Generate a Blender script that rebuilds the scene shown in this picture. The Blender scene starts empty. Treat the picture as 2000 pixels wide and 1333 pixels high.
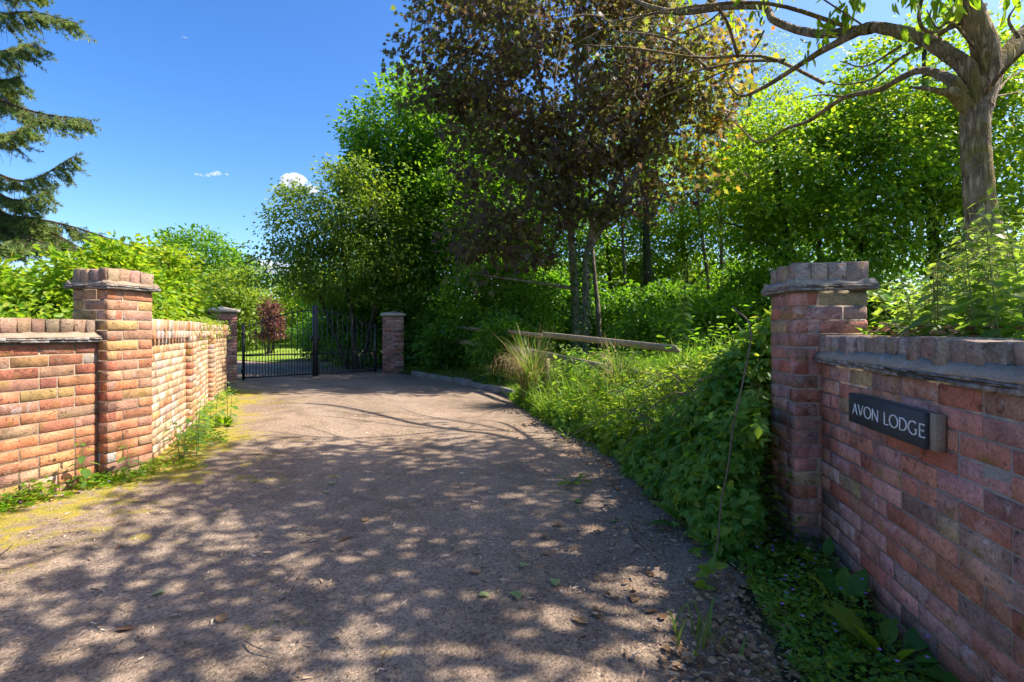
import bpy, math, random
import numpy as np
from mathutils import Vector, Matrix

# ------------------------------------------------------------------ camera, sky, sun
SC = bpy.context.scene
COL = SC.collection
R = math.radians
F_PX, VH, CAM_H = 972.0, 647.0, 1.22          # focal length and horizon of the 2000 px photograph
cam_d = bpy.data.cameras.new('camera'); cam = bpy.data.objects.new('camera', cam_d); COL.objects.link(cam)
cam.location = (0, 0, CAM_H); cam.rotation_euler = (R(90), 0, 0)
cam_d.sensor_width = 36.0; cam_d.lens = 17.5; cam_d.shift_y = -0.00975
cam_d.clip_start = 0.05; cam_d.clip_end = 9000
SC.camera = cam

SUN_AZ, SUN_EL = 6.0, 53.0                    # azimuth counter-clockwise from +X
SUN_STR, SKY_STR, EXPOSURE = 4.8, 0.103, 1.32
sdir = Vector((math.cos(R(SUN_EL))*math.cos(R(SUN_AZ)), math.cos(R(SUN_EL))*math.sin(R(SUN_AZ)), math.sin(R(SUN_EL))))
sd = bpy.data.lights.new('sun', 'SUN'); sun = bpy.data.objects.new('sun', sd); COL.objects.link(sun)
sd.energy = SUN_STR; sd.angle = R(0.53); sd.color = (1.0, 0.92, 0.79)
sun.rotation_euler = sdir.to_track_quat('Z', 'Y').to_euler(); sun.location = (20, 5, 25)

W = bpy.data.worlds.new('World'); SC.world = W; W.use_nodes = True
wn = W.node_tree; wn.nodes.clear()
wo = wn.nodes.new('ShaderNodeOutputWorld'); bg = wn.nodes.new('ShaderNodeBackground'); sk = wn.nodes.new('ShaderNodeTexSky')
sk.sky_type = 'NISHITA'; sk.sun_disc = False; sk.sun_elevation = R(SUN_EL); sk.sun_rotation = R(90-SUN_AZ)
sk.altitude = 0; sk.air_density = 0.9; sk.dust_density = 1.3; sk.ozone_density = 1.0
hs = wn.nodes.new('ShaderNodeHueSaturation'); hs.inputs['Saturation'].default_value = 1.35; hs.inputs['Hue'].default_value = 0.505
gm = wn.nodes.new('ShaderNodeGamma'); gm.inputs[1].default_value = 1.12
wn.links.new(sk.outputs[0], hs.inputs['Color']); wn.links.new(hs.outputs[0], gm.inputs[0]); wn.links.new(gm.outputs[0], bg.inputs[0])
bg.inputs[1].default_value = SKY_STR
wn.links.new(bg.outputs[0], wo.inputs[0])

vs = SC.view_settings
vs.view_transform = 'Standard'; vs.look = 'None'; vs.exposure = EXPOSURE; vs.gamma = 1.0; vs.use_curve_mapping = False
SC.render.engine = 'CYCLES'
cy = SC.cycles
cy.max_bounces = 6; cy.diffuse_bounces = 3; cy.glossy_bounces = 1; cy.transmission_bounces = 4; cy.transparent_max_bounces = 4; cy.volume_bounces = 1
cy.caustics_reflective = False; cy.caustics_refractive = False; cy.use_denoising = True
cy.sample_clamp_indirect = 6.0; cy.use_adaptive_sampling = True; cy.adaptive_threshold = 0.02

def P(u, v, Y):
    """a point at depth Y metres seen at (u, v) of the photograph"""
    return np.array([(u-1000)/F_PX*Y, Y, CAM_H-(v-VH)/F_PX*Y])

# ------------------------------------------------------------------ object helpers
def tag(o, label=None, cat=None, group=None, kind=None):
    if label: o['label'] = label
    if cat: o['category'] = cat
    if group: o['group'] = group
    if kind: o['kind'] = kind
    return o

def link(o, parent=None):
    COL.objects.link(o)
    if parent is not None: o.parent = parent
    return o

def empty(name, loc=(0, 0, 0), rz=0.0):
    o = bpy.data.objects.new(name, None); o.location = loc; o.rotation_euler = (0, 0, rz); o.empty_display_size = 0.2
    return link(o)

def mesh_np(name, verts, faces, mat=None, lc=None, smooth=False, mats=None, midx=None):
    """verts (N,3); faces: list of int arrays, each (M,k) with one k"""
    me = bpy.data.meshes.new(name)
    verts = np.asarray(verts, dtype=np.float32)
    if not isinstance(faces, (list, tuple)): faces = [faces]
    faces = [np.asarray(f, dtype=np.int32) for f in faces if len(f)]
    loops = np.concatenate([f.ravel() for f in faces]); sizes = np.concatenate([np.full(len(f), f.shape[1], np.int32) for f in faces])
    starts = np.concatenate([[0], np.cumsum(sizes)[:-1]]).astype(np.int32)
    me.vertices.add(len(verts)); me.vertices.foreach_set('co', verts.ravel())
    me.loops.add(len(loops)); me.loops.foreach_set('vertex_index', loops.astype(np.int32))
    me.polygons.add(len(sizes)); me.polygons.foreach_set('loop_start', starts)
    if lc is not None:
        a = me.attributes.new('lc', 'FLOAT', 'FACE'); a.data.foreach_set('value', np.asarray(lc, dtype=np.float32))
    if midx is not None: me.polygons.foreach_set('material_index', np.asarray(midx, np.int32))
    me.update(calc_edges=True)
    if smooth: me.polygons.foreach_set('use_smooth', np.ones(len(sizes), bool))
    if mat is not None: me.materials.append(mat)
    for m in (mats or []): me.materials.append(m)
    me.validate()
    return me

def obj(name, me, parent=None, loc=(0, 0, 0), rz=0.0):
    o = bpy.data.objects.new(name, me); o.location = loc; o.rotation_euler = (0, 0, rz)
    return link(o, parent)

BOXF = np.array([[0,3,2,1],[4,5,6,7],[0,1,5,4],[1,2,6,5],[2,3,7,6],[3,0,4,7]])
def box_v(x0, x1, y0, y1, z0, z1):
    return np.array([[x0,y0,z0],[x1,y0,z0],[x1,y1,z0],[x0,y1,z0],[x0,y0,z1],[x1,y0,z1],[x1,y1,z1],[x0,y1,z1]], float)

def bevel_box(lx, ly, lz, b, jit=0.0, rng=None):
    """box with chamfered edges centred on the origin: 24 verts, 26 faces"""
    V = []; idx = {}
    for sx in (-1, 1):
        for sy in (-1, 1):
            for sz in (-1, 1):
                j = rng.normal(0, jit, 3) if jit else np.zeros(3)
                bb = b*(1 + (rng.uniform(-.5, 1.2) if jit else 0))
                for ax in range(3):
                    p = np.array([sx*lx/2, sy*ly/2, sz*lz/2]) + j
                    for k, s in enumerate((sx, sy, sz)):
                        if k != ax: p[k] -= s*bb
                    idx[(sx, sy, sz, ax)] = len(V); V.append(p)
    Q = []; T = []
    S = (-1, 1)
    for ax in range(3):
        o1, o2 = [(1, 2), (0, 2), (0, 1)][ax]
        for s in S:
            ring = []
            for a, b2 in ((-1, -1), (1, -1), (1, 1), (-1, 1)):
                k = [0, 0, 0]; k[ax] = s; k[o1] = a; k[o2] = b2
                ring.append(idx[(*k, ax)])
            flip = (s == 1) != (ax == 1)
            Q.append(ring if flip else ring[::-1])
    for ax in range(3):           # edges parallel to ax
        o1, o2 = [(1, 2), (0, 2), (0, 1)][ax]
        for a in S:
            for b2 in S:
                k0 = [0, 0, 0]; k0[o1] = a; k0[o2] = b2; k1 = list(k0); k0[ax] = -1; k1[ax] = 1
                Q.append([idx[(*k0, o1)], idx[(*k1, o1)], idx[(*k1, o2)], idx[(*k0, o2)]])
    for sx in S:
        for sy in S:
            for sz in S:
                T.append([idx[(sx, sy, sz, a)] for a in range(3)])
    V = np.array(V); Q = np.array(Q); T = np.array(T)
    def fix(Fc):
        out = []
        for f in Fc:
            c = V[f].mean(0); n = np.cross(V[f[1]]-V[f[0]], V[f[2]]-V[f[0]])
            out.append(f if n @ c > 0 else f[::-1])
        return np.array(out)
    return V, [fix(Q), fix(T)]

class MB:
    """collects quads / tris into one mesh"""
    def __init__(s): s.v = []; s.q = []; s.t = []; s.n = 0; s.lq = []; s.lt = []
    def add(s, V, Q=None, T=None, lc=0.5):
        V = np.asarray(V, float)
        if Q is not None and len(Q): s.q.append(np.asarray(Q)+s.n); s.lq.append(np.full(len(Q), lc))
        if T is not None and len(T): s.t.append(np.asarray(T)+s.n); s.lt.append(np.full(len(T), lc))
        s.v.append(V); s.n += len(V)
    def box(s, *a): s.add(box_v(*a), BOXF)
    def tube(s, pts, rad, sides=6, lc=0.5, cap=True, noise=0, rng=None):
        pts = np.asarray(pts, float); n = len(pts); rad = np.broadcast_to(np.asarray(rad, float), (n,))
        tan = np.gradient(pts, axis=0); tan /= np.linalg.norm(tan, axis=1, keepdims=True)+1e-9
        up = np.array([0, 0, 1.0]) if abs(tan[0][2]) < .9 else np.array([1.0, 0, 0])
        ang = np.linspace(0, 2*np.pi, sides, endpoint=False); V = []
        x = np.cross(up, tan[0]); x /= np.linalg.norm(x)+1e-9
        for i in range(n):
            x = x - tan[i]*(x @ tan[i]); x /= np.linalg.norm(x)+1e-9
            y = np.cross(tan[i], x)
            rr = np.full(sides, rad[i])
            if noise: rr = rr*(1+rng.normal(0, noise, sides))
            V.append(pts[i] + (np.cos(ang)*rr)[:, None]*x + (np.sin(ang)*rr)[:, None]*y)
        V = np.concatenate(V)
        i = np.arange(n-1)[:, None]*sides; k = np.arange(sides)[None]; k2 = (k+1) % sides
        Q = np.stack([i+k, i+k2, i+sides+k2, i+sides+k], -1).reshape(-1, 4)
        T = None
        if cap:
            V = np.concatenate([V, pts[-1:]]); e = len(V)-1; b = (n-1)*sides
            T = np.array([[b+j, b+(j+1) % sides, e] for j in range(sides)])
        s.add(V, Q, T, lc)
    def mesh(s, name, mat, smooth=False):
        F = []; L = []
        if s.q: F.append(np.concatenate(s.q)); L.append(np.concatenate(s.lq))
        if s.t: F.append(np.concatenate(s.t)); L.append(np.concatenate(s.lt))
        return mesh_np(name, np.concatenate(s.v), F, mat, np.concatenate(L), smooth)
    def build(s, name, mat, parent=None, smooth=False, loc=(0, 0, 0), rz=0.0):
        return obj(name, s.mesh(name, mat, smooth), parent, loc, rz)

def spline(pts, n):
    """Catmull-Rom through pts, n samples"""
    p = np.asarray(pts, float); p = np.vstack([2*p[0]-p[1], p, 2*p[-1]-p[-2]])
    m = len(p)-3; out = []
    for t in np.linspace(0, m-1e-6, n):
        i = int(t); f = t-i; a, b, c, d = p[i:i+4]
        out.append(.5*((2*b)+(-a+c)*f+(2*a-5*b+4*c-d)*f*f+(-a+3*b-3*c+d)*f**3))
    return np.array(out)

def vnoise(x, y, seed=0):
    """smooth value noise on arrays, 0..1"""
    rs = np.random.RandomState(seed); T = rs.rand(256, 256)
    xi = np.floor(x).astype(int); yi = np.floor(y).astype(int); fx = x-xi; fy = y-yi
    fx = fx*fx*(3-2*fx); fy = fy*fy*(3-2*fy)
    g = lambda a, b: T[a % 256, b % 256]
    return (g(xi, yi)*(1-fx)+g(xi+1, yi)*fx)*(1-fy)+(g(xi, yi+1)*(1-fx)+g(xi+1, yi+1)*fx)*fy

def sstep(a, b, x):
    t = np.clip((np.asarray(x, float)-a)/(b-a), 0, 1); return t*t*(3-2*t)

# ------------------------------------------------------------------ node materials
class NM:
    def __init__(s, name):
        s.m = bpy.data.materials.new(name); s.m.use_nodes = True; s.t = s.m.node_tree; s.t.nodes.clear()
        s.out = s.t.nodes.new('ShaderNodeOutputMaterial')
    def n(s, ty, **kw):
        d = s.t.nodes.new('ShaderNode'+ty)
        for k, v in kw.items():
            if k.startswith('i_'): d.inputs[k[2:].replace('_', ' ')].default_value = v
            else: setattr(d, k, v)
        return d
    def l(s, a, b): s.t.links.new(a, b)
    def noise(s, scale, detail=4, rough=.55, vec=None, dist=0):
        d = s.n('TexNoise'); d.inputs['Scale'].default_value = scale; d.inputs['Detail'].default_value = detail
        d.inputs['Roughness'].default_value = rough; d.inputs['Distortion'].default_value = dist
        if vec is not None: s.l(vec, d.inputs['Vector'])
        return d.outputs['Fac']
    def ramp(s, fac, stops, interp='LINEAR'):
        d = s.n('ValToRGB'); e = d.color_ramp; e.interpolation = interp
        while len(e.elements) < len(stops): e.elements.new(.5)
        for el, (p, c) in zip(e.elements, stops):
            el.position = p; el.color = (*c, 1) if not isinstance(c, (int, float)) else (c, c, c, 1)
        s.l(fac, d.inputs[0]); return d.outputs[0]
    def mix(s, fac, a, b, bt='MIX'):
        d = s.n('Mix', data_type='RGBA', blend_type=bt)
        for k, v in ((0, fac), (6, a), (7, b)):
            if hasattr(v, 'is_linked') or hasattr(v, 'links'): s.l(v, d.inputs[k])
            elif isinstance(v, (int, float)) and k == 0: d.inputs[0].default_value = v
            else: d.inputs[k].default_value = (*v, 1)
        return d.outputs[2]
    def math(s, op, a, b=0.0):
        d = s.n('Math', operation=op)
        for k, v in ((0, a), (1, b)):
            if hasattr(v, 'links'): s.l(v, d.inputs[k])
            else: d.inputs[k].default_value = v
        return d.outputs[0]
    def bump(s, h, strength=.4, dist=.01, prev=None):
        d = s.n('Bump'); d.inputs['Strength'].default_value = strength; d.inputs['Distance'].default_value = dist
        s.l(h, d.inputs['Height'])
        if prev is not None: s.l(prev, d.inputs['Normal'])
        return d.outputs[0]
    def bsdf(s, color, rough=.8, normal=None, spec=.3, metal=0):
        d = s.n('BsdfPrincipled'); d.inputs['Specular IOR Level'].default_value = spec; d.inputs['Metallic'].default_value = metal
        for k, v in (('Base Color', color), ('Roughness', rough)):
            if hasattr(v, 'links'): s.l(v, d.inputs[k])
            else: d.inputs[k].default_value = (*v, 1) if k == 'Base Color' else v
        if normal is not None: s.l(normal, d.inputs['Normal'])
        return d.outputs[0]
    def done(s, sh): s.l(sh, s.out.inputs[0]); return s.m

def leaf_mat(name, cols, tcols, trans=.42, rough=.45, spec=.35):
    N = NM(name); a = N.n('Attribute', attribute_name='lc').outputs['Fac']
    cols = [tuple(min(.8, x*1.45) for x in c) for c in cols]; tcols = [tuple(min(.85, x*1.35) for x in c) for c in tcols]; trans += .06
    st = [i/(len(cols)-1) for i in range(len(cols))]
    c = N.ramp(a, list(zip(st, cols))); t = N.ramp(a, list(zip(st, tcols)))
    geo = N.n('NewGeometry').outputs['Position']
    nz = N.noise(45, 2, vec=geo)
    c = N.mix(.35, c, N.ramp(nz, [(.3, .45), (.7, 1.0)]), 'MULTIPLY')
    b = N.bsdf(c, rough, spec=spec)
    tr = N.n('BsdfTranslucent'); N.l(t, tr.inputs[0])
    mx = N.n('MixShader'); mx.inputs[0].default_value = trans
    N.l(b, mx.inputs[1]); N.l(tr.outputs[0], mx.inputs[2])
    return N.done(mx.outputs[0])

def bark_mat(name, c0, c1, moss=None, scale=1.0, depth=.02):
    N = NM(name); tc = N.n('TexCoord').outputs['Object']
    mp = N.n('Mapping'); mp.inputs['Scale'].default_value = (9*scale, 9*scale, 1.6*scale); N.l(tc, mp.inputs[0])
    v = N.n('TexVoronoi', feature='DISTANCE_TO_EDGE'); v.inputs['Scale'].default_value = 2.2
    nz = N.noise(3, 4, vec=mp.outputs[0]); 
    ad = N.n('VectorMath', operation='ADD'); N.l(mp.outputs[0], ad.inputs[0])
    cb = N.n('CombineXYZ'); N.l(nz, cb.inputs[0]); N.l(nz, cb.inputs[1]); N.l(cb.outputs[0], ad.inputs[1])
    N.l(ad.outputs[0], v.inputs['Vector'])
    crk = N.ramp(v.outputs[0], [(0, 0.0), (.25, 1.0)])
    fine = N.noise(60*scale, 3, vec=tc)
    c = N.mix(crk, tuple(x*.35 for x in c0), c0)
    c = N.mix(N.ramp(N.noise(5, 4, vec=tc), [(.4, 0.0), (.65, 1.0)]), c, c1)
    if moss: c = N.mix(N.ramp(N.noise(3.1, 4, vec=tc, dist=.6), [(.5, 0.0), (.62, .85)]), c, moss)
    h = N.math('ADD', crk, N.math('MULTIPLY', fine, .5))
    return N.done(N.bsdf(c, .9, N.bump(h, .9, depth), .15))

# ------------------------------------------------------------------ surface materials
def m_brick():
    N = NM('brick'); oi = N.n('ObjectInfo'); tc = N.n('TexCoord').outputs['Object']
    cb = N.n('CombineXYZ')
    r = N.math('MULTIPLY', oi.outputs['Random'], 91.0); N.l(r, cb.inputs[0]); N.l(r, cb.inputs[1])
    ad = N.n('VectorMath', operation='ADD'); N.l(tc, ad.inputs[0]); N.l(cb.outputs[0], ad.inputs[1]); v = ad.outputs[0]
    big = N.noise(9, 5, .6, v, .4); fine = N.noise(85, 4, .65, v); mid = N.noise(30, 4, .6, v)
    c = N.mix(1.0, oi.outputs['Color'], N.ramp(big, [(.25, .55), (.5, .95), (.75, 1.35)]), 'MULTIPLY')
    c = N.mix(1.0, c, N.ramp(fine, [(.3, .6), (.5, 1.0), (.75, 1.25)]), 'MULTIPLY')
    pit = N.ramp(mid, [(.3, 1.0), (.4, 0.0)]); c = N.mix(N.math('MULTIPLY', pit, .55), c, (.05, .03, .025))
    ef = N.noise(13, 5, .7, N.n('VectorMath', operation='ADD').outputs[0] if False else v, .8)
    sh = N.math('ADD', N.math('SUBTRACT', ef, .78), N.math('MULTIPLY', oi.outputs['Alpha'], .42))
    msk = N.ramp(N.math('MULTIPLY', sh, 9.0), [(0, 0.0), (1, 1.0)])
    msk = N.math('MULTIPLY', msk, N.ramp(fine, [(.35, .25), (.6, 1.0)]))
    c = N.mix(N.math('MULTIPLY', msk, .7), c, (.52, .45, .42))
    wp = N.n('NewGeometry').outputs['Position']; stn = N.noise(1.9, 5, .65, wp, .8)
    c = N.mix(1.0, c, N.ramp(stn, [(.30, .62), (.48, 1.0), (.72, 1.22)]), 'MULTIPLY')
    blm = N.ramp(N.noise(2.6, 6, .75, N_off(N, wp, 7.0), 1.0), [(.58, 0.0), (.72, .38)]); c = N.mix(N.math('MULTIPLY', blm, N.ramp(fine, [(.35, .3), (.6, 1.0)])), c, (.42, .36, .31))
    li = N.noise(7, 3, .6, N_off(N, v, 33.0), .5)
    lm = N.ramp(li, [(.6, 0.0), (.72, .75)]); c = N.mix(lm, c, (.24, .17, .035))
    h = N.math('ADD', N.math('MULTIPLY', big, .55), N.math('MULTIPLY', fine, .6))
    h = N.math('SUBTRACT', h, N.math('MULTIPLY', pit, .5))
    return N.done(N.bsdf(c, .9, N.bump(h, .8, .012), .2))
def N_off(N, v, k):
    ad = N.n('VectorMath', operation='ADD'); N.l(v, ad.inputs[0]); ad.inputs[1].default_value = (k, k*.7, -k); return ad.outputs[0]

def m_simple(name, c0, c1, s1=6, s2=70, rough=.85, bump=.5, dist=.008, spec=.25, metal=0, patch=None):
    N = NM(name); tc = N.n('TexCoord').outputs['Object']
    a = N.noise(s1, 5, .6, tc, .3); b = N.noise(s2, 4, .6, tc)
    c = N.mix(N.ramp(a, [(.3, 0.0), (.7, 1.0)]), c0, c1)
    c = N.mix(1.0, c, N.ramp(b, [(.25, .6), (.5, 1.0), (.8, 1.25)]), 'MULTIPLY')
    if patch: c = N.mix(N.ramp(N.noise(s1*1.7, 5, .7, N_off(N, tc, 5)), [(.56, 0.0), (.64, .8)]), c, patch)
    return N.done(N.bsdf(c, rough, N.bump(N.math('ADD', a, N.math('MULTIPLY', b, .6)), bump, dist), spec, metal))

M = {}
M['brick'] = m_brick()
M['mortar'] = m_simple('mortar', (.21, .155, .11), (.33, .25, .18), 5, 110, .95, .8, .008)
M['mortar_dark'] = m_simple('mortar_weathered', (.25, .20, .155), (.37, .30, .235), 5, 110, .95, .8, .008, patch=(.40, .37, .33))
M['tile'] = m_simple('tile', (.11, .085, .075), (.23, .17, .14), 7, 90, .85, .7, .006, patch=(.30, .30, .29))
M['cap_stone'] = m_simple('cap_stone', (.42, .36, .28), (.52, .46, .38), 4, 120, .9, .4, .004)
M['iron'] = m_simple('black_iron', (.012, .012, .013), (.022, .021, .02), 12, 90, .45, .2, .001, .5)
M['slate'] = m_simple('slate', (.030, .034, .040), (.055, .058, .062), 8, 140, .6, .3, .002, .4)
M['letter'] = m_simple('letter_paint', (.74, .73, .70), (.80, .79, .76), 8, 100, .7, .1, .001)
M['board'] = m_simple('old_board', (.20, .15, .11), (.30, .24, .18), 10, 120, .85, .5, .003)
M['rail'] = m_simple('weathered_rail', (.22, .175, .115), (.34, .28, .19), 5, 60, .85, .5, .004)
M['kerb'] = m_simple('kerb_stone', (.15, .14, .12), (.25, .235, .2), 4, 80, .9, .6, .008, patch=(.12, .13, .05))
M['stick'] = m_simple('dry_stick', (.16, .11, .075), (.30, .23, .16), 14, 90, .9, .5, .003)

def m_drive():
    N = NM('worn_asphalt'); g = N.n('NewGeometry').outputs['Position']
    moss = N.n('Attribute', attribute_name='moss').outputs['Fac']; dust = N.n('Attribute', attribute_name='dust').outputs['Fac']
    n1 = N.noise(.55, 5, .6, g, .5); n2 = N.noise(3.5, 5, .65, g, .4); n3 = N.noise(60, 4, .7, g)
    c = N.mix(N.ramp(n1, [(.3, 0.0), (.7, 1.0)]), (.215, .163, .124), (.305, .218, .152))
    c = N.mix(N.ramp(n2, [(.5, 0.0), (.72, .75)]), c, (.20, .135, .088))
    st = N.noise(1.3, 5, .7, g, 1.2); c = N.mix(1.0, c, N.ramp(st, [(.32, .62), (.5, 1.0), (.7, 1.18)]), 'MULTIPLY')
    c = N.mix(N.math('MULTIPLY', N.n('Attribute', attribute_name='track').outputs['Fac'], .35), c, (.33, .255, .195))
    c = N.mix(N.math('MULTIPLY', dust, N.ramp(n2, [(.3, .2), (.6, 1.0)])), c, (.22, .16, .12))
    vo = N.n('TexVoronoi'); vo.inputs['Scale'].default_value = 95; N.l(g, vo.inputs['Vector'])
    sp = N.ramp(N.n_sep(vo.outputs['Color']) if hasattr(N, 'n_sep') else vo.outputs['Color'], [(.1, .45), (.5, 1.0), (.93, 1.25), (1.0, 2.0)])
    c = N.mix(.85, c, sp, 'MULTIPLY')
    c = N.mix(1.0, c, N.ramp(n3, [(.25, .6), (.5, 1.0), (.8, 1.3)]), 'MULTIPLY')
    mm = N.math('ADD', moss, N.math('MULTIPLY', N.math('SUBTRACT', N.noise(7, 6, .75, g, .5), .60), 2.2))
    mm = N.math('ADD', mm, N.math('MULTIPLY', N.math('SUBTRACT', N.noise(1.6, 4, .6, g, .8), .5), 1.3))
    mk = N.ramp(mm, [(.12, 0.0), (.45, .9)])
    mk = N.math('MULTIPLY', mk, N.ramp(n3, [(.25, .45), (.5, 1.0)]))
    c = N.mix(mk, c, N.mix(N.ramp(N.noise(9, 3, .6, g), [(.35, 0.0), (.65, 1.0)]), (.34, .25, .022), (.25, .23, .025)))
    h = N.math('ADD', N.math('MULTIPLY', vo.outputs['Distance'], -1.0), N.math('MULTIPLY', n3, 1.2))
    h = N.math('ADD', h, N.math('MULTIPLY', mk, .8))
    return N.done(N.bsdf(c, .92, N.bump(h, .8, .007), .2))
M['drive'] = m_drive()

def m_ground():
    N = NM('soil_and_grass'); g = N.n('NewGeometry').outputs['Position']
    n1 = N.noise(.35, 5, .6, g, .5); n2 = N.noise(6, 5, .65, g); n3 = N.noise(45, 3, .6, g)
    c = N.mix(N.ramp(n1, [(.4, 0.0), (.6, 1.0)]), (.075, .055, .035), (.065, .085, .022))
    c = N.mix(1.0, c, N.ramp(n2, [(.25, .55), (.75, 1.35)]), 'MULTIPLY')
    c = N.mix(1.0, c, N.ramp(n3, [(.25, .6), (.75, 1.4)]), 'MULTIPLY')
    return N.done(N.bsdf(c, .95, N.bump(N.math('ADD', n2, n3), .8, .03), .1))
M['ground'] = m_ground()
M['lawn'] = m_simple('mown_grass', (.16, .24, .030), (.21, .28, .045), .6, 25, .9, .6, .03, .1)

# ------------------------------------------------------------------ terrain and driveway
_yr = np.array([-6, 0, 1.73, 2.45, 3.27, 4.34, 5.32, 6.48, 8, 9.3, 10.05, 11.5, 13.5, 14.3, 16, 18, 20, 24, 30, 40])
_xr = np.array([.7, .92, .97, 1.2, 1.18, 1.12, .98, .55, .15, -.05, -.41, -1.3, -2.7, -3.3, -4.2, -5.6, -7.4, -11.5, -18, -30])
_yl = np.array([-6, 3.76, 4.12, 5.6, 7.7, 9, 11, 12.1, 14, 18, 24, 30, 40])
_xl = np.array([-5.38, -3.127, -3.05, -3.67, -4.70, -5.15, -6.2, -6.9, -9, -14, -22, -30, -44])
def XR(y): return np.interp(y, _yr, _xr)
def XL(y): return np.interp(y, _yl, _xl)
W3O = np.array([1.70, 2.73]); W3D = np.array([-math.cos(R(78)), -math.sin(R(78))])
def W3X(y): return W3O[0] + (W3O[1]-np.asarray(y))/math.tan(R(78))*-1.0
def smax(y): return np.interp(y, [2.9, 3.3, 3.8, 4.6, 5.5, 6.5, 8, 10, 14, 20], [1.45, 1.42, 1.22, 1.0, .85, .66, .42, .3, .35, .35])
def terr(x, y):
    x = np.asarray(x, float); y = np.asarray(y, float)
    left = .085*sstep(-1.2, -2.9, x)*(1-sstep(8, 12, y)) if False else .085*(1-sstep(-2.9, -1.2, x))*(1-sstep(8, 12, y))
    d = np.clip(x-XR(y), 0, None)
    on = sstep(2.85, 3.15, y)
    right = on*(.45*smax(y)*(1-np.exp(-d/.5)))
    bank = .92*sstep(1.55, 2.5, x)*(1-sstep(5, 9.5, y))*on
    behind = .95*(x > W3X(y)+.1)*(1-on)
    far = np.clip(y-45, 0, 400)*.012
    return left + np.maximum(np.maximum(right, bank), behind) + far

def axis(lo, hi, step, far, nfar):
    core = np.arange(lo, hi+1e-6, step)
    g = step*np.cumsum(1.22**np.arange(1, nfar+1)); a = lo-g[::-1]; b = hi+g
    return np.concatenate([a[a > -far], core, b[b < far]])
xs = axis(-8, 7, .1, 900, 38); ys = axis(-3, 16, .1, 900, 38)
X, Y = np.meshgrid(xs, ys); Z = terr(X, Y)
Z = Z - .014*(1-sstep(-.25, .05, X-XR(Y)))*sstep(-.3, .0, X-XL(Y))*(Y < 31)
Z = Z + (vnoise(X*1.7, Y*1.7, 3)-.5)*.06*sstep(.05, .6, X-XR(Y))*(Y > 3)
nx, ny = len(xs), len(ys)
i = np.arange(ny-1)[:, None]*nx + np.arange(nx-1)[None]
GF = np.stack([i, i+1, i+nx+1, i+nx], -1).reshape(-1, 4)
tag(obj('ground', mesh_np('ground', np.stack([X, Y, Z], -1).reshape(-1, 3), GF, M['ground'], smooth=True)), kind='structure')

rows = np.concatenate([np.arange(-5, 12, .08), np.arange(12, 36, .3)]); nc = 70
tt = np.linspace(0, 1, nc)
er = (vnoise(rows*2.3, rows*0+5, 7)-.5)*.22+(vnoise(rows*9, rows*0+2, 8)-.5)*.12
L_, R_ = XL(rows)-.06, XR(rows)+.04+er
DX = L_[:, None]*(1-tt)+R_[:, None]*tt; DY = np.repeat(rows[:, None], nc, 1)
DZ = terr(np.minimum(DX, XR(DY)), DY) + .004 + (vnoise(DX*1.1, DY*1.1, 9)-.5)*.014
i = np.arange(len(rows)-1)[:, None]*nc + np.arange(nc-1)[None]
dme = mesh_np('driveway', np.stack([DX, DY, DZ], -1).reshape(-1, 3), np.stack([i, i+1, i+nc+1, i+nc], -1).reshape(-1, 4), M['drive'], smooth=True)
dist = DX-XL(DY)
moss = .72*np.exp(-np.clip(dist-.30, 0, None)/.60)*(1-sstep(9, 11, DY)) + .25*np.exp(-np.clip(XR(DY)-DX, 0, None)/.2)*(DY < 4)
a = dme.attributes.new('moss', 'FLOAT', 'POINT'); a.data.foreach_set('value', moss.ravel().astype(np.float32))
dust = np.exp(-np.clip(XR(DY)-DX, 0, None)/.7)*.9 + .5*np.exp(-np.clip(dist, 0, None)/.6)
a = dme.attributes.new('dust', 'FLOAT', 'POINT'); a.data.foreach_set('value', np.clip(dust, 0, 1).ravel().astype(np.float32))
mid = .5*(XL(DY)+XR(DY))+.25*np.sin(DY*.4); wob = (vnoise(DX*.8, DY*.5, 31)-.5)*.5
trk = sum(np.exp(-((DX-mid-o_+wob)/.28)**2) for o_ in (-.85, .75))
a = dme.attributes.new('track', 'FLOAT', 'POINT'); a.data.foreach_set('value', np.clip(trk, 0, 1).ravel().astype(np.float32))
tag(obj('driveway', dme), kind='structure')
def dz(x, y): return float(terr(min(x, float(XR(y))), y)) + .008

# lawn beyond the gate
lx = np.linspace(0, 1, 30); ly = np.linspace(19, 62, 40)
LX = (-46+0*ly)[:, None]*(1-lx) + np.interp(ly, [19, 24, 30, 62], [-9, -9.0, -9.5, -12])[:, None]*lx
LY = np.repeat(ly[:, None], 30, 1)
edge = np.interp(LX, [-46, -22, -14, -9], [30, 26, 22.5, 19]); LY = np.maximum(LY, edge)
LZ = terr(LX, LY)+.03+np.clip(LY-24, 0, 40)*.012
i = np.arange(39)[:, None]*30 + np.arange(29)[None]
tag(obj('lawn', mesh_np('lawn', np.stack([LX, LY, LZ], -1).reshape(-1, 3), np.stack([i, i+1, i+31, i+30], -1).reshape(-1, 4), M['lawn'], smooth=True)), kind='structure')

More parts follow.
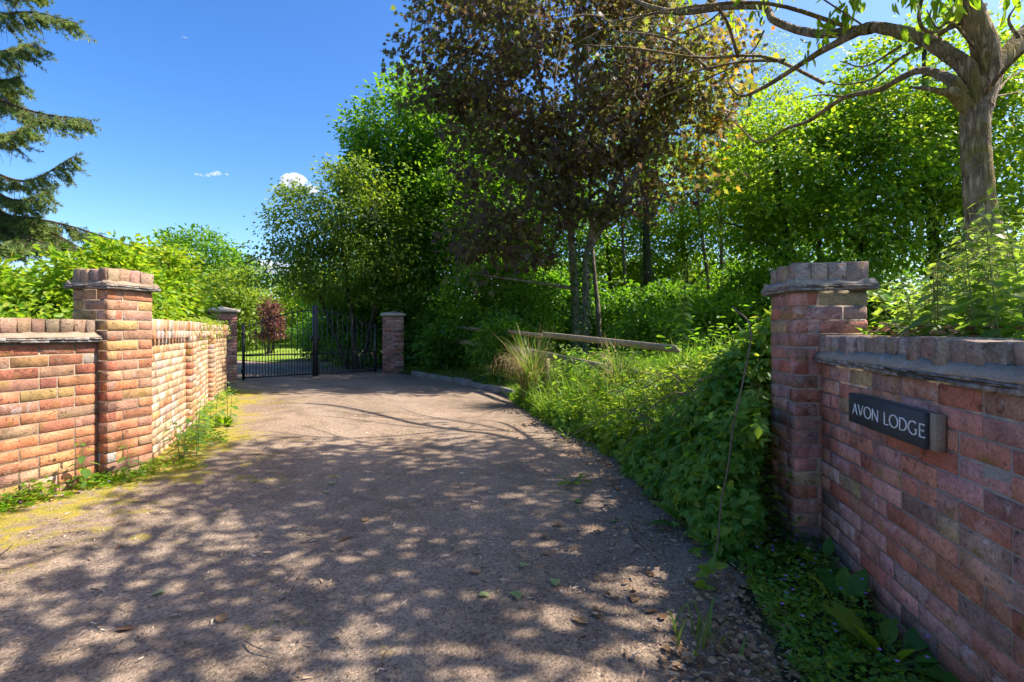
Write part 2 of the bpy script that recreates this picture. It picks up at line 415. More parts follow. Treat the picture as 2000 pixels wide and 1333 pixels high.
# worn kerb along the right edge of the driveway
ke = empty('kerb', (-1, 11, 0)); tag(ke, kind='structure')
rng = np.random.default_rng(5)
ky = np.array([9.2, 9.75, 10.35, 11.0, 11.65, 12.3, 12.95, 13.6])
for a0, a1 in zip(ky[:-1], ky[1:]):
    p0 = np.array([XR(a0)+.07, a0]); p1 = np.array([XR(a1)+.07, a1]); d = p1-p0; L = np.linalg.norm(d)
    V, Fc = bevel_box(L-.015, .13, .22, .03, .008, rng)
    o = obj('kerb_stone', mesh_np('kerb_stone', V, Fc, M['kerb']), None)
    o.location = (*(p0+p1)/2, .015+rng.uniform(-.015, .015)); o.rotation_euler = (rng.normal(0, .03), 0, math.atan2(d[1], d[0])+rng.normal(0, .02))
    o.parent = ke; o.matrix_parent_inverse = Matrix.Translation(-Vector(ke.location))

# ------------------------------------------------------------------ brickwork
RB = np.random.default_rng(11)
def mk(lx, ly, lz, b, j): 
    V, Fc = bevel_box(lx, ly, lz, b, j, RB); return mesh_np('brick', V, Fc, M['brick'])
STR = [mk(.2165, .07, .0675, .0026, .0011) for _ in range(8)]
HDR = [mk(.1045, .07, .0675, .0026, .0011) for _ in range(6)]
COP = [mk(.082, .22, .10, .0035, .0022) for _ in range(8)]
TIL = [mk(.167, .17, .014, .003, .002) for _ in range(6)]
for m_ in TIL: m_.materials.clear(); m_.materials.append(M['tile'])
def to_parent(o, par):
    o.parent = par; o.matrix_parent_inverse = Matrix.LocRotScale(par.location, par.rotation_euler, (1, 1, 1)).inverted()
def piece(par, me, loc, rz, color=(1, 1, 1, 0), sx=1.0, jr=.0025, name='brick', sz=1.0):
    o = bpy.data.objects.new(name, me); o.location = loc
    o.rotation_euler = (RB.normal(0, jr), RB.normal(0, jr*.6), rz+RB.normal(0, jr*.6)); o.scale = (sx, 1, sz)
    o.color = color; COL.objects.link(o); to_parent(o, par); return o
def pick(pal):
    w = np.array([p[3] for p in pal], float); k = RB.choice(len(pal), p=w/w.sum()); c = np.array(pal[k][:3])
    c = c*RB.uniform(.86, 1.14)*(1+RB.normal(0, .05, 3)); ef = pal[k][4]*RB.uniform(.3, 1.3)
    return (*np.clip(c, .01, .95), float(np.clip(ef, 0, 1)))
class Path:
    def __init__(s, pts):
        s.p = np.asarray(pts, float); d = np.diff(s.p, axis=0); s.l = np.linalg.norm(d, axis=1); s.c = np.concatenate([[0], np.cumsum(s.l)]); s.L = s.c[-1]
    def at(s, t):
        k = int(np.clip(np.searchsorted(s.c, t)-1, 0, len(s.l)-1)); d = (s.p[k+1]-s.p[k])/s.l[k]
        q = s.p[k]+d*(t-s.c[k]); return q, d, np.array([d[1], -d[0]])
def courses(par, pts, z0, n, pal, pitch=.075, prot=.0042, hp=.22, jut=.0010, far=None, skip=None, s0=0.0, s1=None):
    pa = Path(pts); end = pa.L if s1 is None else s1
    for k in range(n):
        z = z0+k*pitch+.0325
        s = s0; first = True
        while s < end-.02:
            if first: L = [.214, .1025, .16][k % 2 if RB.random() < .85 else 2]
            else: L = .1025 if RB.random() < hp else .214
            first = False
            if end-(s+L) < .07: L = end-s if end-s < .26 else .1025
            L = min(L, end-s)
            q, d, nn = pa.at(s+L/2)
            if skip is None or not skip(q, z, s, s+L):
                me = RB.choice(STR) if L > .14 else RB.choice(HDR)
                base = .214 if L > .14 else .1025
                c = q+nn*(prot-.035+RB.normal(0, jut))
                if far is not None and s > far[0]:
                    ca, sa = d; Vb, Fb = bevel_box(L, .07, .0675, .004, .0015, RB)
                    far[1].add(np.c_[Vb[:, 0]*ca-Vb[:, 1]*sa+c[0], Vb[:, 0]*sa+Vb[:, 1]*ca+c[1], Vb[:, 2]+z], Fb[0], Fb[1])
                else: piece(par, me, (c[0], c[1], z+RB.normal(0, .0012)), math.atan2(d[1], d[0]), pick(pal), L/base)
            s += L+.0105
def core(par, pts, z0, z1, thick, mat, name='mortar'):
    pa = np.asarray(pts, float); n = len(pa); N_ = []
    for k in range(n):
        a = pa[max(k-1, 0)]; b = pa[min(k+1, n-1)]; d = (b-a)/np.linalg.norm(b-a); N_.append([d[1], -d[0]])
    N_ = np.array(N_); B = pa-N_*thick
    V = np.concatenate([np.c_[pa, np.full(n, z0)], np.c_[B, np.full(n, z0)], np.c_[pa, np.full(n, z1)], np.c_[B, np.full(n, z1)]])
    Q = []
    for k in range(n-1):
        f0, f1, b0, b1 = k, k+1, n+k, n+k+1
        Q += [[f0, f1, 2*n+f1, 2*n+f0], [b1, b0, 2*n+b0, 2*n+b1], [2*n+f0, 2*n+f1, 2*n+b1, 2*n+b0], [f1, f0, b0, b1]]
    Q += [[n, 0, 2*n, 3*n], [n-1, 2*n-1, 4*n-1, 3*n-1]]
    o = obj(name, mesh_np(name, V, np.array(Q), mat)); to_parent(o, par); return o
def fillet(par, pts, zb, zt, out, back, mat, s0=0.0, s1=None, name='mortar_fillet'):
    """sloping band of mortar on top of a tile ledge"""
    pa = Path(pts); end = pa.L if s1 is None else s1; ss = np.arange(s0, end, .05); ss = np.append(ss, end); V = []
    for s in ss:
        q, d, nn = pa.at(s); j = RB.normal(0, .0035)
        for o_, z in ((out+j, zb), (out+j, zb+.008+RB.normal(0, .002)), (back, zt+RB.normal(0, .004)), (back-.05, zb)):
            c = q+nn*o_; V.append([c[0], c[1], z])
    V = np.array(V); Q = []
    for k in range(len(ss)-1):
        for j in range(4): Q.append([4*k+j, 4*k+(j+1) % 4, 4*k+4+(j+1) % 4, 4*k+4+j])
    Q += [[3, 2, 1, 0], [4*len(ss)-4+j for j in range(4)]]
    o = obj(name, mesh_np(name, V, np.array(Q), mat)); to_parent(o, par); return o
def tiles(par, pts, z, out, s0=0.0, s1=None):
    pa = Path(pts); end = pa.L if s1 is None else s1
    for lay in range(2):
        s = s0 - (lay*.08)
        while s < end-.03:
            a = max(s, s0); L = min(.165, end-a, s+.165-a)
            if L > .025:
                q, d, nn = pa.at(a+L/2); c = q+nn*(out+lay*.008-.085+RB.normal(0, .003))
                piece(par, RB.choice(TIL), (c[0], c[1], z+lay*.0155+RB.normal(0, .001)), math.atan2(d[1], d[0]), sx=L/.165, jr=.008, name='tile')
            s += .168
def coping(par, pts, z, out, pal, s0=0.0, s1=None, pitch=.088, sz=1.0, jut=.004):
    pa = Path(pts); end = pa.L if s1 is None else s1; s = s0
    while s < end-.04:
        w = pitch*RB.uniform(.9, 1.12); w = min(w, end-s)
        q, d, nn = pa.at(s+w/2); c = q+nn*(out-.11+RB.normal(0, jut))
        piece(par, RB.choice(COP), (c[0], c[1], z+RB.normal(0, .003)), math.atan2(d[1], d[0]), pick(pal), (w-.005)/.082, jr=.006, sz=sz*RB.uniform(.97, 1.03))
        s += w

PAL_L = [(.45, .185, .095, 4.5, .4), (.42, .255, .110, 1.6, .3), (.40, .210, .135, 3, .5), (.36, .14, .085, 2, .3), (.42, .34, .29, .5, .9), (.27, .165, .11, .9, .3)]
PAL_W2_LIT = [(.56, .34, .21, 4, .45), (.60, .43, .29, 3, .7), (.54, .26, .13, 2, .3), (.55, .40, .32, 2, .8)]  # sun glare on the far left wall put into paler brick colours
PAL_R = [(.47, .210, .150, 5, .5), (.50, .255, .200, 4, .65), (.45, .165, .105, 1.6, .35), (.24, .145, .115, .7, .6), (.42, .280, .160, .7, .35), (.40, .215, .17, 1.8, .55)]
PAL_RC = [(.34, .245, .19, 3, .5), (.38, .28, .22, 2, .6), (.28, .20, .16, 2, .5)]
PAL_LC = [(.40, .245, .165, 3, .3), (.33, .20, .14, 2, .4), (.28, .19, .13, 1.2, .3)]
PAL_G = [(.42, .215, .165, 4, .35), (.34, .155, .115, 3, .3), (.20, .12, .10, 1.5, .3), (.46, .28, .22, 2, .5)]

# left wall, near stretch
d1 = np.array([math.cos(R(77)), math.sin(R(77))]); n1 = np.array([d1[1], -d1[0]])
w1e = np.array([-3.127, 3.76]); w1 = [w1e-d1*2.2, w1e]
wl = empty('brick_wall', (w1[0][0], w1[0][1], 0)); tag(wl, 'sunlit orange and ochre brick wall with tile ledge, running out of frame on the left', 'wall')
core(wl, w1, -.1, 1.20, .215, M['mortar'])
courses(wl, w1, .068, 14, PAL_L, pitch=.0762, hp=.16, s0=.02, s1=2.19)
tiles(wl, w1, 1.148, .045, s1=2.195)
fillet(wl, w1, 1.1705, 1.210, .045, .006, M['mortar'], s1=2.195)
coping(wl, w1, 1.252, .010, PAL_LC, s1=2.19)

def pillar(name, label, c0, ang, w, d, z0, n, pal, palc, pitch=.075, cap='bricks', group=None, mort='mortar', faces=2, hp=.3):
    f = np.array([math.cos(R(ang)), math.sin(R(ang))]); nn = np.array([f[1], -f[0]]); c0 = np.array(c0)
    A, B, C, D = c0, c0+f*w, c0+f*w-nn*d, c0-nn*d
    e = empty(name, (*((A+C)/2), 0)); tag(e, label, 'pillar', group)
    zt = z0+n*pitch
    g = .0045   # mortar core sits back from the brick faces
    V = np.array([[*(p), z] for z in (-.1, zt+.03) for p in (A+f*g-nn*g, B-f*g-nn*g, C-f*g+nn*g, D+f*g+nn*g)])
    o = obj('mortar', mesh_np('mortar', V, BOXF, M[mort])); to_parent(o, e)
    ins = lambda a, b: [a, b]
    fa = [(A-nn*g, B-nn*g), (D+f*g, A+f*g)]
    if faces == 4: fa += [(B-f*g, C-f*g), (C+nn*g, D+nn*g)]
    for q, (a, b) in enumerate(fa):
        L = np.linalg.norm(b-a); dd = (b-a)/L
        pts = [a, b]
        pa = Path(pts)
        for k in range(n):
            z = z0+k*pitch+pitch*.43; flip = (k+q) % 2
            nS = int(round((L-.1)/.225)); seq = ([.214]*nS+[.1025]) if flip else ([.1025]+[.214]*nS)
            sc = (L-.0105*(len(seq)-1))/sum(seq); s = 0.0
            for Lb in seq:
                Lx = Lb*sc; cc, d_, n_ = pa.at(s+Lx/2); cc = cc+n_*(g-.035+RB.normal(0, .0012))
                piece(e, RB.choice(STR if Lb > .14 else HDR), (cc[0], cc[1], z+RB.normal(0, .001)), math.atan2(d_[1], d_[0]), pick(pal), Lx/Lb, sz=(pitch-.0105)/.065)
                s += Lx+.0105
    ring = [(D, A), (A, B), (B, C), (C, D)]
    if cap == 'bricks':
        for a, b in ring:
            dd = (b-a)/np.linalg.norm(b-a); nx_ = np.array([dd[1], -dd[0]]); ex = .038
            pts = [a-dd*ex, b+dd*ex]
            tiles(e, pts, zt+.008, ex)
            fillet(e, [a-dd*ex*.9, b+dd*ex*.9], zt+.0305, zt+.066, ex, .004, M['mortar_dark' if 'dark' in mort else 'mortar'])
            coping(e, [a, b], zt+.098, .006, palc, pitch=.085, sz=1.12, jut=.003, s1=np.linalg.norm(b-a)-.0)
        V = np.array([[*(p), z] for z in (zt+.03, zt+.142) for p in (A+f*.03-nn*.03, B-f*.03-nn*.03, C-f*.03+nn*.03, D+f*.03+nn*.03)])
        o = obj('cap_mortar', mesh_np('cap_mortar', V, BOXF, M['mortar_dark' if 'dark' in mort else 'mortar'])); to_parent(o, e)
    else:
        ex = .055; pv = []
        def ringv(ins, z): return [[*(A-f*ins+nn*ins), z], [*(B+f*ins+nn*ins), z], [*(C+f*ins-nn*ins), z], [*(D-f*ins-nn*ins), z]]
        lv = ringv(.02, zt+.03)+ringv(ex, zt+.035)+ringv(ex, zt+.085)+ringv(ex-.012, zt+.097)+ringv(-w/2+.01, zt+.175)
        Q = [[3, 2, 1, 0]]
        for r_ in range(4):
            for j in range(4): Q.append([4*r_+j, 4*r_+(j+1) % 4, 4*r_+4+(j+1) % 4, 4*r_+4+j])
        Q.append([16, 17, 18, 19])
        o = obj('cap_stone', mesh_np('cap_stone', np.array(lv), np.array(Q), M['cap_stone'])); to_parent(o, e)
    return e
pillar('brick_pillar', 'sunlit orange brick pillar with broken brick cap between two stretches of the left wall', (-3.04, 3.74), 77, .365, .335, .072, 19, PAL_L, PAL_LC, pitch=.0772)

# left wall, far stretch running to the gate
w2 = [(-3.04, 4.08), (-3.33, 4.78), (-3.67, 5.6), (-4.17, 6.65), (-4.70, 7.7), (-5.02, 8.5), (-5.22, 9.1)]
w2p = Path(w2)
w2o = empty('brick_wall', (-4.0, 6.3, 0)); tag(w2o, 'pale sunlit brick wall with dentil coping and two piers, leading towards the iron gate', 'wall')
core(w2o, w2, -.1, 1.22, .22, M['mortar'])
fb = MB(); courses(w2o, w2, .055, 15, PAL_W2_LIT, pitch=.0745, hp=.25, far=(3.75, fb))
o = fb.build('far_bricks', M['brick']); o.color = (.55, .34, .21, .4); o['kind'] = 'stuff'; to_parent(o, w2o)  # one tone for the far end, with the same painted-in glare
coping(w2o, w2, 1.272, .045, PAL_W2_LIT, pitch=.082, sz=1.05)
s = .03
while s < w2p.L-.05:        # projecting dentil headers
    q, d_, nn = w2p.at(s+.04); c = q+nn*(.052-.035)
    piece(w2o, RB.choice(HDR), (c[0], c[1], 1.185+RB.normal(0, .002)), math.atan2(d_[1], d_[0]), pick(PAL_W2_LIT), .75, sz=1.1)
    s += .128
w2e = np.array(w2[-1])
for px, py in ((-3.70, 5.55), (-4.72, 7.65)):
    dd = np.array([-.42, .907]); nn = np.array([.907, .42]); c0 = np.array([px, py]); L = .34; pr = .115
    a, b, c, d_ = c0-nn*.02, c0+nn*pr, c0+nn*pr+dd*L, c0+dd*L-nn*.02
    V = np.array([[*(p), z] for z in (-.1, 1.16) for p in (a+dd*.008, b-nn*.008+dd*.008, c-nn*.008-dd*.008, d_-dd*.008)])
    o = obj('pier_mortar', mesh_np('pier_mortar', V, BOXF, M['mortar'])); to_parent(o, w2o)
    courses(w2o, [c0+dd*.008, b+dd*.008], .055, 15, PAL_L, pitch=.0745, prot=.0042, hp=1.0)  # near pier face: its shade put into the darker brick palette
    courses(w2o, [b-nn*.008, c-nn*.008], .055, 15, PAL_W2_LIT, pitch=.0745, prot=.0042, hp=.3)  # road face: full sun put into the paler brick palette

# right wall and pillar
w3 = [W3O, W3O+W3D*2.75]
wr = empty('brick_wall', (1.55, 2.0, 0)); tag(wr, 'shaded purple-red brick wall with crumbling coping that carries the slate name sign', 'wall')
core(wr, w3, -.1, 1.10, .225, M['mortar_dark'])
courses(wr, w3, -.005, 14, PAL_R, hp=.13, s0=.005, jut=.0014)
tiles(wr, w3, 1.055, .042)
fillet(wr, w3, 1.0775, 1.125, .044, .012, M['mortar_dark'])
coping(wr, w3, 1.145, .016, PAL_RC, pitch=.083, sz=.95, jut=.007)
pillar('brick_pillar', 'shaded dark brick pillar with tile ledge at the end of the right wall', (1.562, 2.75), -7, .372, .335, -.01, 19, PAL_R, PAL_RC, pitch=.0763, mort='mortar_dark')

# gate pillars
GL, GR = np.array([-6.56, 12.1]), np.array([-3.95, 14.5])
gd = (GR-GL)/np.linalg.norm(GR-GL); ga = math.degrees(math.atan2(gd[1], gd[0]))
gn = np.array([gd[1], -gd[0]])
cp = np.array([-6.93, 11.85]); pillar('gate_pillar', 'gate pillar with pale stone cap at the far end of the left wall', cp-gd*.28+gn*.28, ga, .56, .56, -.02, 22, PAL_G, None, cap='stone', group='gate pillars')
fa = 14.0; f4 = np.array([math.cos(R(fa)), math.sin(R(fa))]); n4 = np.array([f4[1], -f4[0]])
cp = np.array([-3.52, 14.72]); pillar('gate_pillar', 'pinkish gate pillar with pale stone cap standing beside the grass verge', cp-f4*.3+n4*.3, fa, .6, .6, -.02, 22, PAL_G, None, cap='stone', group='gate pillars')

# ------------------------------------------------------------------ iron gate: two leaves
def gate_leaf(hinge, ang, L, label, nb=11):
    e = empty('iron_gate', (hinge[0], hinge[1], 0), R(ang)); tag(e, label, 'gate', 'leaves of the driveway gate')
    top = lambda s: 1.40+.44*math.sin(min(s, 1)*math.pi/2)**1.15
    def bar(x, r, z0, z1, name, tip=True):
        b = MB(); V = box_v(x-r, x+r, -r, r, z0, z1); b.add(V, BOXF)
        if tip: b.add(np.array([[x-r*1.6, -r*1.6, z1-.002], [x+r*1.6, -r*1.6, z1-.002], [x+r*1.6, r*1.6, z1-.002], [x-r*1.6, r*1.6, z1-.002], [x, 0, z1+.07]]), [[3, 2, 1, 0]], [[0, 1, 4], [1, 2, 4], [2, 3, 4], [3, 0, 4]])
        return b.build(name, M['iron'], e)
    hst = bar(.03, .028, .03, top(0)+.02, 'hinge_stile', False); bar(L-.03, .03, .02, top(1)+.06, 'meeting_stile', False)
    for hz in (.25, 1.15):
        b = MB(); b.tube(np.array([[-.006, 0, hz-.04], [-.006, 0, hz], [-.006, 0, hz+.04]]), .02, 8); b.build('hinge', M['iron'], hst)
    for z, nm in ((.06, 'bottom_rail'), (.60, 'middle_rail')):
        b = MB(); b.box(.06, L-.062, -.007, .007, z, z+.036); b.build(nm, M['iron'], e)
    b = MB(); ss = np.linspace(0, 1, 24)
    for s0_, s1_ in zip(ss[:-1], ss[1:]):
        x0, x1 = .06+s0_*(L-.122), .06+s1_*(L-.122); z0, z1 = top(s0_)-.10, top(s1_)-.10
        b.add(np.array([[x0, -.007, z0], [x1, -.007, z1], [x1, .007, z1], [x0, .007, z0], [x0, -.007, z0+.03], [x1, -.007, z1+.03], [x1, .007, z1+.03], [x0, .007, z0+.03]]), BOXF)
    b.build('top_rail', M['iron'], e)
    xs_ = np.linspace(.03, L-.03, nb+2)
    for x in xs_[1:-1]: bar(x, .0072, .096, top(x/L)+.0, 'bar')
    for x in (xs_[:-1]+xs_[1:])/2: bar(x, .0065, .096, .69, 'dog_bar')
    b = MB(); b.box(L-.13, L-.035, -.025, .025, 1.5, 1.62) if False else b.box(L-.062-.05, L-.061, -.022, .022, .95, 1.10); b.build('lock_box', M['iron'], e)
    return e
LL = np.linalg.norm(GR-GL)/2-.012
gate_leaf(GL, ga, LL, 'left leaf of the black iron gate, hinged beside the long wall')
gate_leaf(GR, ga+180, LL, 'right leaf of the black iron gate, hinged to the pillar by the verge')

# ------------------------------------------------------------------ slate name sign
sgn = W3D; sn = np.array([sgn[1], -sgn[0]])
so = empty('house_sign', (*(W3O+sgn*.76+sn*.0), .875)); so.rotation_euler = (0, 0, math.atan2(sgn[1], sgn[0]))
tag(so, 'dark slate plaque lettered in white, fixed on a board to the right wall', 'sign')
# local frame: x along the wall towards the camera, -y out of the wall
b = MB(); V, Fc = bevel_box(.60, .034, .130, .002, .0006, RB); V = V+np.array([.015, -.0165-.009, -.002]); b.add(V, Fc[0], Fc[1]); b.build('backing_board', M['board'], so)
V, Fc = bevel_box(.567, .021, .128, .002, .0006, RB); b = MB(); b.add(V+np.array([.004, -.0545, 0]), Fc[0], Fc[1]); plq = b.build('slate_plaque', M['slate'], so)
def stroke(b, pts, w, closed=False):
    p = np.asarray(pts, float); n = len(p); w = np.broadcast_to(np.asarray(w, float), (n,))
    if closed: t = np.roll(p, -1, 0)-np.roll(p, 1, 0)
    else: t = np.gradient(p, axis=0)
    t /= np.linalg.norm(t, axis=1, keepdims=True)+1e-9; nn = np.stack([-t[:, 1], t[:, 0]], 1)
    a = p+nn*w[:, None]/2; c = p-nn*w[:, None]/2
    V = np.array([[x, -.0672, z] for x, z in a]+[[x, -.0672, z] for x, z in c]+[[x, -.0640, z] for x, z in a]+[[x, -.0640, z] for x, z in c])
    m = n if closed else n-1; Q = []
    for k in range(m):
        k2 = (k+1) % n; Q += [[k, k2, n+k2, n+k], [2*n+k2, 2*n+k, 3*n+k, 3*n+k2], [k2, k, 2*n+k, 2*n+k2], [n+k, n+k2, 3*n+k2, 3*n+k]]
    b.add(V, Q)
HH = .046; SX = 1.48; TK = .0052; TN = .0034
def glyph(ch, x):
    lt = MB()
    def fin(wd): lt.build('letter', M['letter'], plq); return wd
    def s(p, w=TK, closed=False, wid=1):
        stroke(lt, [(x+q[0]*HH*SX, (q[1]-.5)*HH) for q in p], w, closed)
    def ell(cx, rx, a0=0, a1=360, n=28):
        an = np.radians(np.linspace(a0, a1, n, endpoint=(a1-a0 < 359)))
        return [(cx+rx*math.cos(t), .5+.51*math.sin(t)) for t in an], [TN+(TK*1.15-TN)*abs(math.cos(t)) for t in an]
    def serif(cx, y, w=.13): s([(cx-w/2, y), (cx+w/2, y)], TN*.8)
    if ch == 'A':
        s([(.02, 0), (.33, 1)], TN); s([(.31, 1), (.64, 0)], TK); s([(.13, .32), (.52, .32)], TN); serif(.02, .015); serif(.64, .015); return fin(.66)
    if ch == 'V':
        s([(.02, 1), (.33, 0)], TK); s([(.31, 0), (.62, 1)], TN); serif(.02, .985); serif(.62, .985); return fin(.64)
    if ch == 'O': p, w = ell(.43, .42); s(p, w, True); return fin(.86)
    if ch == 'N':
        s([(.06, 0), (.06, 1)], TN); s([(.03, 1), (.70, -.02)], TK); s([(.68, 0), (.68, 1)], TN); serif(.06, .015); serif(.68, .985); return fin(.74)
    if ch == 'L': s([(.06, 0), (.06, 1)], TK); s([(.04, .02), (.46, .02)], TN); s([(.455, 0), (.46, .12)], TN); serif(.06, .985); return fin(.48)
    if ch == 'D':
        s([(.07, 0), (.07, 1)], TK); an = np.radians(np.linspace(-90, 90, 20))
        s([(.05, .02), (.28, .02)], TN); s([(.05, .98), (.28, .98)], TN)
        s([(.28+.44*math.cos(t), .5+.48*math.sin(t)) for t in an], [TN+(TK*1.15-TN)*abs(math.cos(t)) for t in an]); return fin(.76)
    if ch == 'G':
        p, w = ell(.43, .42, 48, 312); s(p, w); s([(.71, .42), (.71, .10)], TK); s([(.60, .43), (.80, .43)], TN); return fin(.82)
    if ch == 'E':
        s([(.07, 0), (.07, 1)], TK); s([(.05, .98), (.44, .98)], TN); s([(.05, .52), (.38, .52)], TN); s([(.05, .02), (.48, .02)], TN)
        s([(.44, .9), (.44, 1)], TN); s([(.38, .45), (.38, .59)], TN); s([(.48, 0), (.48, .11)], TN); return fin(.5)
    return .34
x = -.236
for ch in 'AVON LODGE': x += (glyph(ch, x)+.13)*HH*SX if ch != ' ' else .75*HH

# ------------------------------------------------------------------ post and rail fence
fn = empty('rail_fence', (.6, 9, 0)); tag(fn, 'weathered wooden post and rail fence half buried in the verge plants', 'fence')
FP = [(-2.1, 14.6, 1.34), (-.55, 12.2, 1.27), (.62, 9.05, 1.16), (2.05, 6.0, 1.0)]
rng = np.random.default_rng(2)
for (x, y, z) in FP[:]:
    z = z-.10 if y > 10 else z-.45; V, Fc = bevel_box(.10, .10, z+.12, .008, .003, rng); o = obj('post', mesh_np('post', V, Fc, M['rail'])); o.location = (x, y, (z+.12)/2-.04); o.rotation_euler = (0, 0, .8); to_parent(o, fn)
for k in range(3):
    for drop in (0, .36):
        a = np.array(FP[k]); b_ = np.array(FP[k+1]); a[2] -= drop; b_[2] -= drop+rng.uniform(0, .05); d_ = b_-a; L = np.linalg.norm(d_)
        V, Fc = bevel_box(L-.02, .045, .115, .012, .004, rng)
        o = obj('rail', mesh_np('rail', V, Fc, M['rail'])); o.location = (a+b_)/2+np.array([-.06, -.05, 0])
        q = Vector(d_).to_track_quat('X', 'Z'); o.rotation_mode = 'QUATERNION'
        tilt = Matrix.Rotation(R(48 if drop == 0 else 8), 4, 'X').to_quaternion(); o.rotation_quaternion = q @ tilt
        to_parent(o, fn)

# ------------------------------------------------------------------ leaves
T_KITE = (np.array([[0, 0, 0], [.30, .42, .10], [0, 1, -.05], [-.30, .42, .10]]), [np.array([[0, 1, 2], [0, 2, 3]])])
T_OVATE = (np.array([[0, 0, 0], [.24, .2, .07], [.29, .5, .08], [0, 1, -.10], [-.29, .5, .08], [-.24, .2, .07]]), [np.array([[0, 1, 2, 3], [0, 3, 4, 5]])])
T_LANCE = (np.array([[0, 0, 0], [.17, .22, .06], [.15, .58, .03], [0, 1, -.16], [-.15, .58, .03], [-.17, .22, .06]]), [np.array([[0, 1, 2, 3], [0, 3, 4, 5]])])
_t = [(0, 0), (.32, -.10), (.22, .16), (.58, .30), (.26, .42), (.36, .66), (.13, .60), (0, 1.0)]
_mv = [(x, y, .10*abs(x)) for x, y in _t]+[(-x, y, .10*abs(x)) for x, y in _t[-2:0:-1]]+[(0, .30, -.02)]
_mc = len(_mv)-1
T_MAPLE = (np.array(_mv), [np.array([[k, (k+1) % _mc, _mc] for k in range(_mc)])])
_s = [(0, 0), (.16, .12), (.25, .24), (.20, .30), (.29, .42), (.22, .47), (.25, .60), (.17, .66), (.16, .80), (0, 1.05)]
_sv = [(x, y, .10*x-.12*y*y) for x, y in _s]+[(-x, y, .10*x-.12*y*y) for x, y in _s[-2:0:-1]]
T_SERR = (np.array(_sv), [np.array([[0, 1, 2, 3], [0, 3, 4, 5], [0, 5, 6, 7], [0, 7, 8, 9], [0, 9, 10, 11], [0, 11, 12, 13], [0, 13, 14, 15], [0, 15, 16, 17]])])
T_BROAD = (np.array([[0, 0, 0], [.30, .08, .05], [.36, .35, .08], [.24, .7, .04], [0, 1, -.12], [-.24, .7, .04], [-.36, .35, .08], [-.30, .08, .05]]), [np.array([[0, 1, 2, 3], [0, 3, 4, 5], [0, 5, 6, 7]])])

def unit(a): return a/(np.linalg.norm(a, axis=-1, keepdims=True)+1e-9)
def leaf_arrays(pos, dr, nr, size, tmpl, lc):
    V, Fs = tmpl; n = len(pos)
    dr = unit(dr); x = unit(np.cross(dr, nr)); nn = np.cross(x, dr)
    VV = pos[:, None]+size[:, None, None]*(V[None, :, 0:1]*x[:, None]+V[None, :, 1:2]*dr[:, None]+V[None, :, 2:3]*nn[:, None])
    off = (np.arange(n)*len(V))[:, None, None]
    F = [(f[None]+off).reshape(-1, f.shape[1]) for f in Fs]
    L = np.concatenate([np.repeat(lc, len(f)) for f in Fs])
    return VV.reshape(-1, 3), F, L
def leaf_obj(name, pos, dr, nr, size, tmpl, lc, mat, parent=None, origin=None):
    if origin is not None: pos = pos-np.asarray(origin)
    V, F, L = leaf_arrays(pos, dr, nr, size, tmpl, lc)
    o = obj(name, mesh_np(name, V, F, mat, L), parent)
    if parent is not None and len(pos) > 300: o['kind'] = 'stuff'
    return o

LM = {}
G_ = lambda *a: a
LM['green'] = leaf_mat('leaf_green', [(.024, .072, .009), (.052, .128, .013), (.105, .180, .018)], [(.09, .24, .008), (.18, .37, .012), (.30, .44, .02)])
LM['deep'] = leaf_mat('leaf_deep_green', [(.026, .076, .012), (.048, .122, .016), (.090, .165, .020)], [(.08, .22, .01), (.15, .34, .012), (.25, .42, .02)], .42)
LM['lime'] = leaf_mat('leaf_lime', [(.075, .170, .010), (.140, .240, .012), (.260, .280, .020)], [(.18, .36, .01), (.32, .46, .015), (.50, .46, .03)])
LM['pale'] = leaf_mat('leaf_pale_green', [(.052, .105, .014), (.105, .165, .020), (.190, .225, .034)], [(.16, .28, .012), (.28, .38, .02), (.40, .44, .04)])
LM['bright'] = leaf_mat('leaf_bright_green', [(.034, .108, .010), (.078, .180, .014), (.165, .240, .020)], [(.15, .33, .010), (.29, .45, .015), (.46, .50, .028)], .46)
LM['copper'] = leaf_mat('leaf_copper', [(.044, .022, .034), (.062, .038, .036), (.085, .095, .028), (.160, .075, .025), (.230, .080, .020)],
                        [(.12, .05, .05), (.17, .13, .04), (.28, .34, .03), (.50, .26, .018), (.60, .17, .014)], .44, .5, .25)
LM['red'] = leaf_mat('leaf_red', [(.06, .025, .028), (.11, .042, .04), (.17, .075, .06)], [(.12, .04, .035), (.2, .07, .05), (.26, .11, .07)])
LM['bramble'] = leaf_mat('leaf_bramble', [(.042, .110, .018), (.080, .175, .022), (.150, .230, .026)], [(.12, .28, .012), (.24, .42, .015), (.38, .48, .02)], .42, .45, .35)
LM['nettle'] = leaf_mat('leaf_nettle', [(.032, .085, .022), (.060, .125, .030), (.110, .170, .038)], [(.12, .26, .02), (.24, .40, .03), (.38, .48, .05)], .42)
LM['spruce'] = leaf_mat('needle_spruce', [(.040, .085, .022), (.080, .135, .024), (.165, .195, .028)], [(.05, .10, .01), (.12, .18, .012), (.24, .26, .02)], .26, .5)
LM['ivy'] = leaf_mat('leaf_ivy', [(.012, .040, .012), (.022, .062, .016), (.045, .095, .022)], [(.02, .08, .01), (.05, .14, .01), (.10, .2, .02)], .2, .35, .5)
LM['grass'] = leaf_mat('grass_blade', [(.050, .110, .014), (.090, .170, .018), (.190, .230, .040)], [(.12, .26, .01), (.22, .38, .02), (.34, .42, .05)], .4)
LM['sedge'] = leaf_mat('sedge_blade', [(.060, .120, .016), (.110, .160, .028), (.230, .175, .080), (.300, .200, .120)], [(.12, .24, .01), (.22, .32, .03), (.30, .22, .08), (.32, .22, .1)], .3)
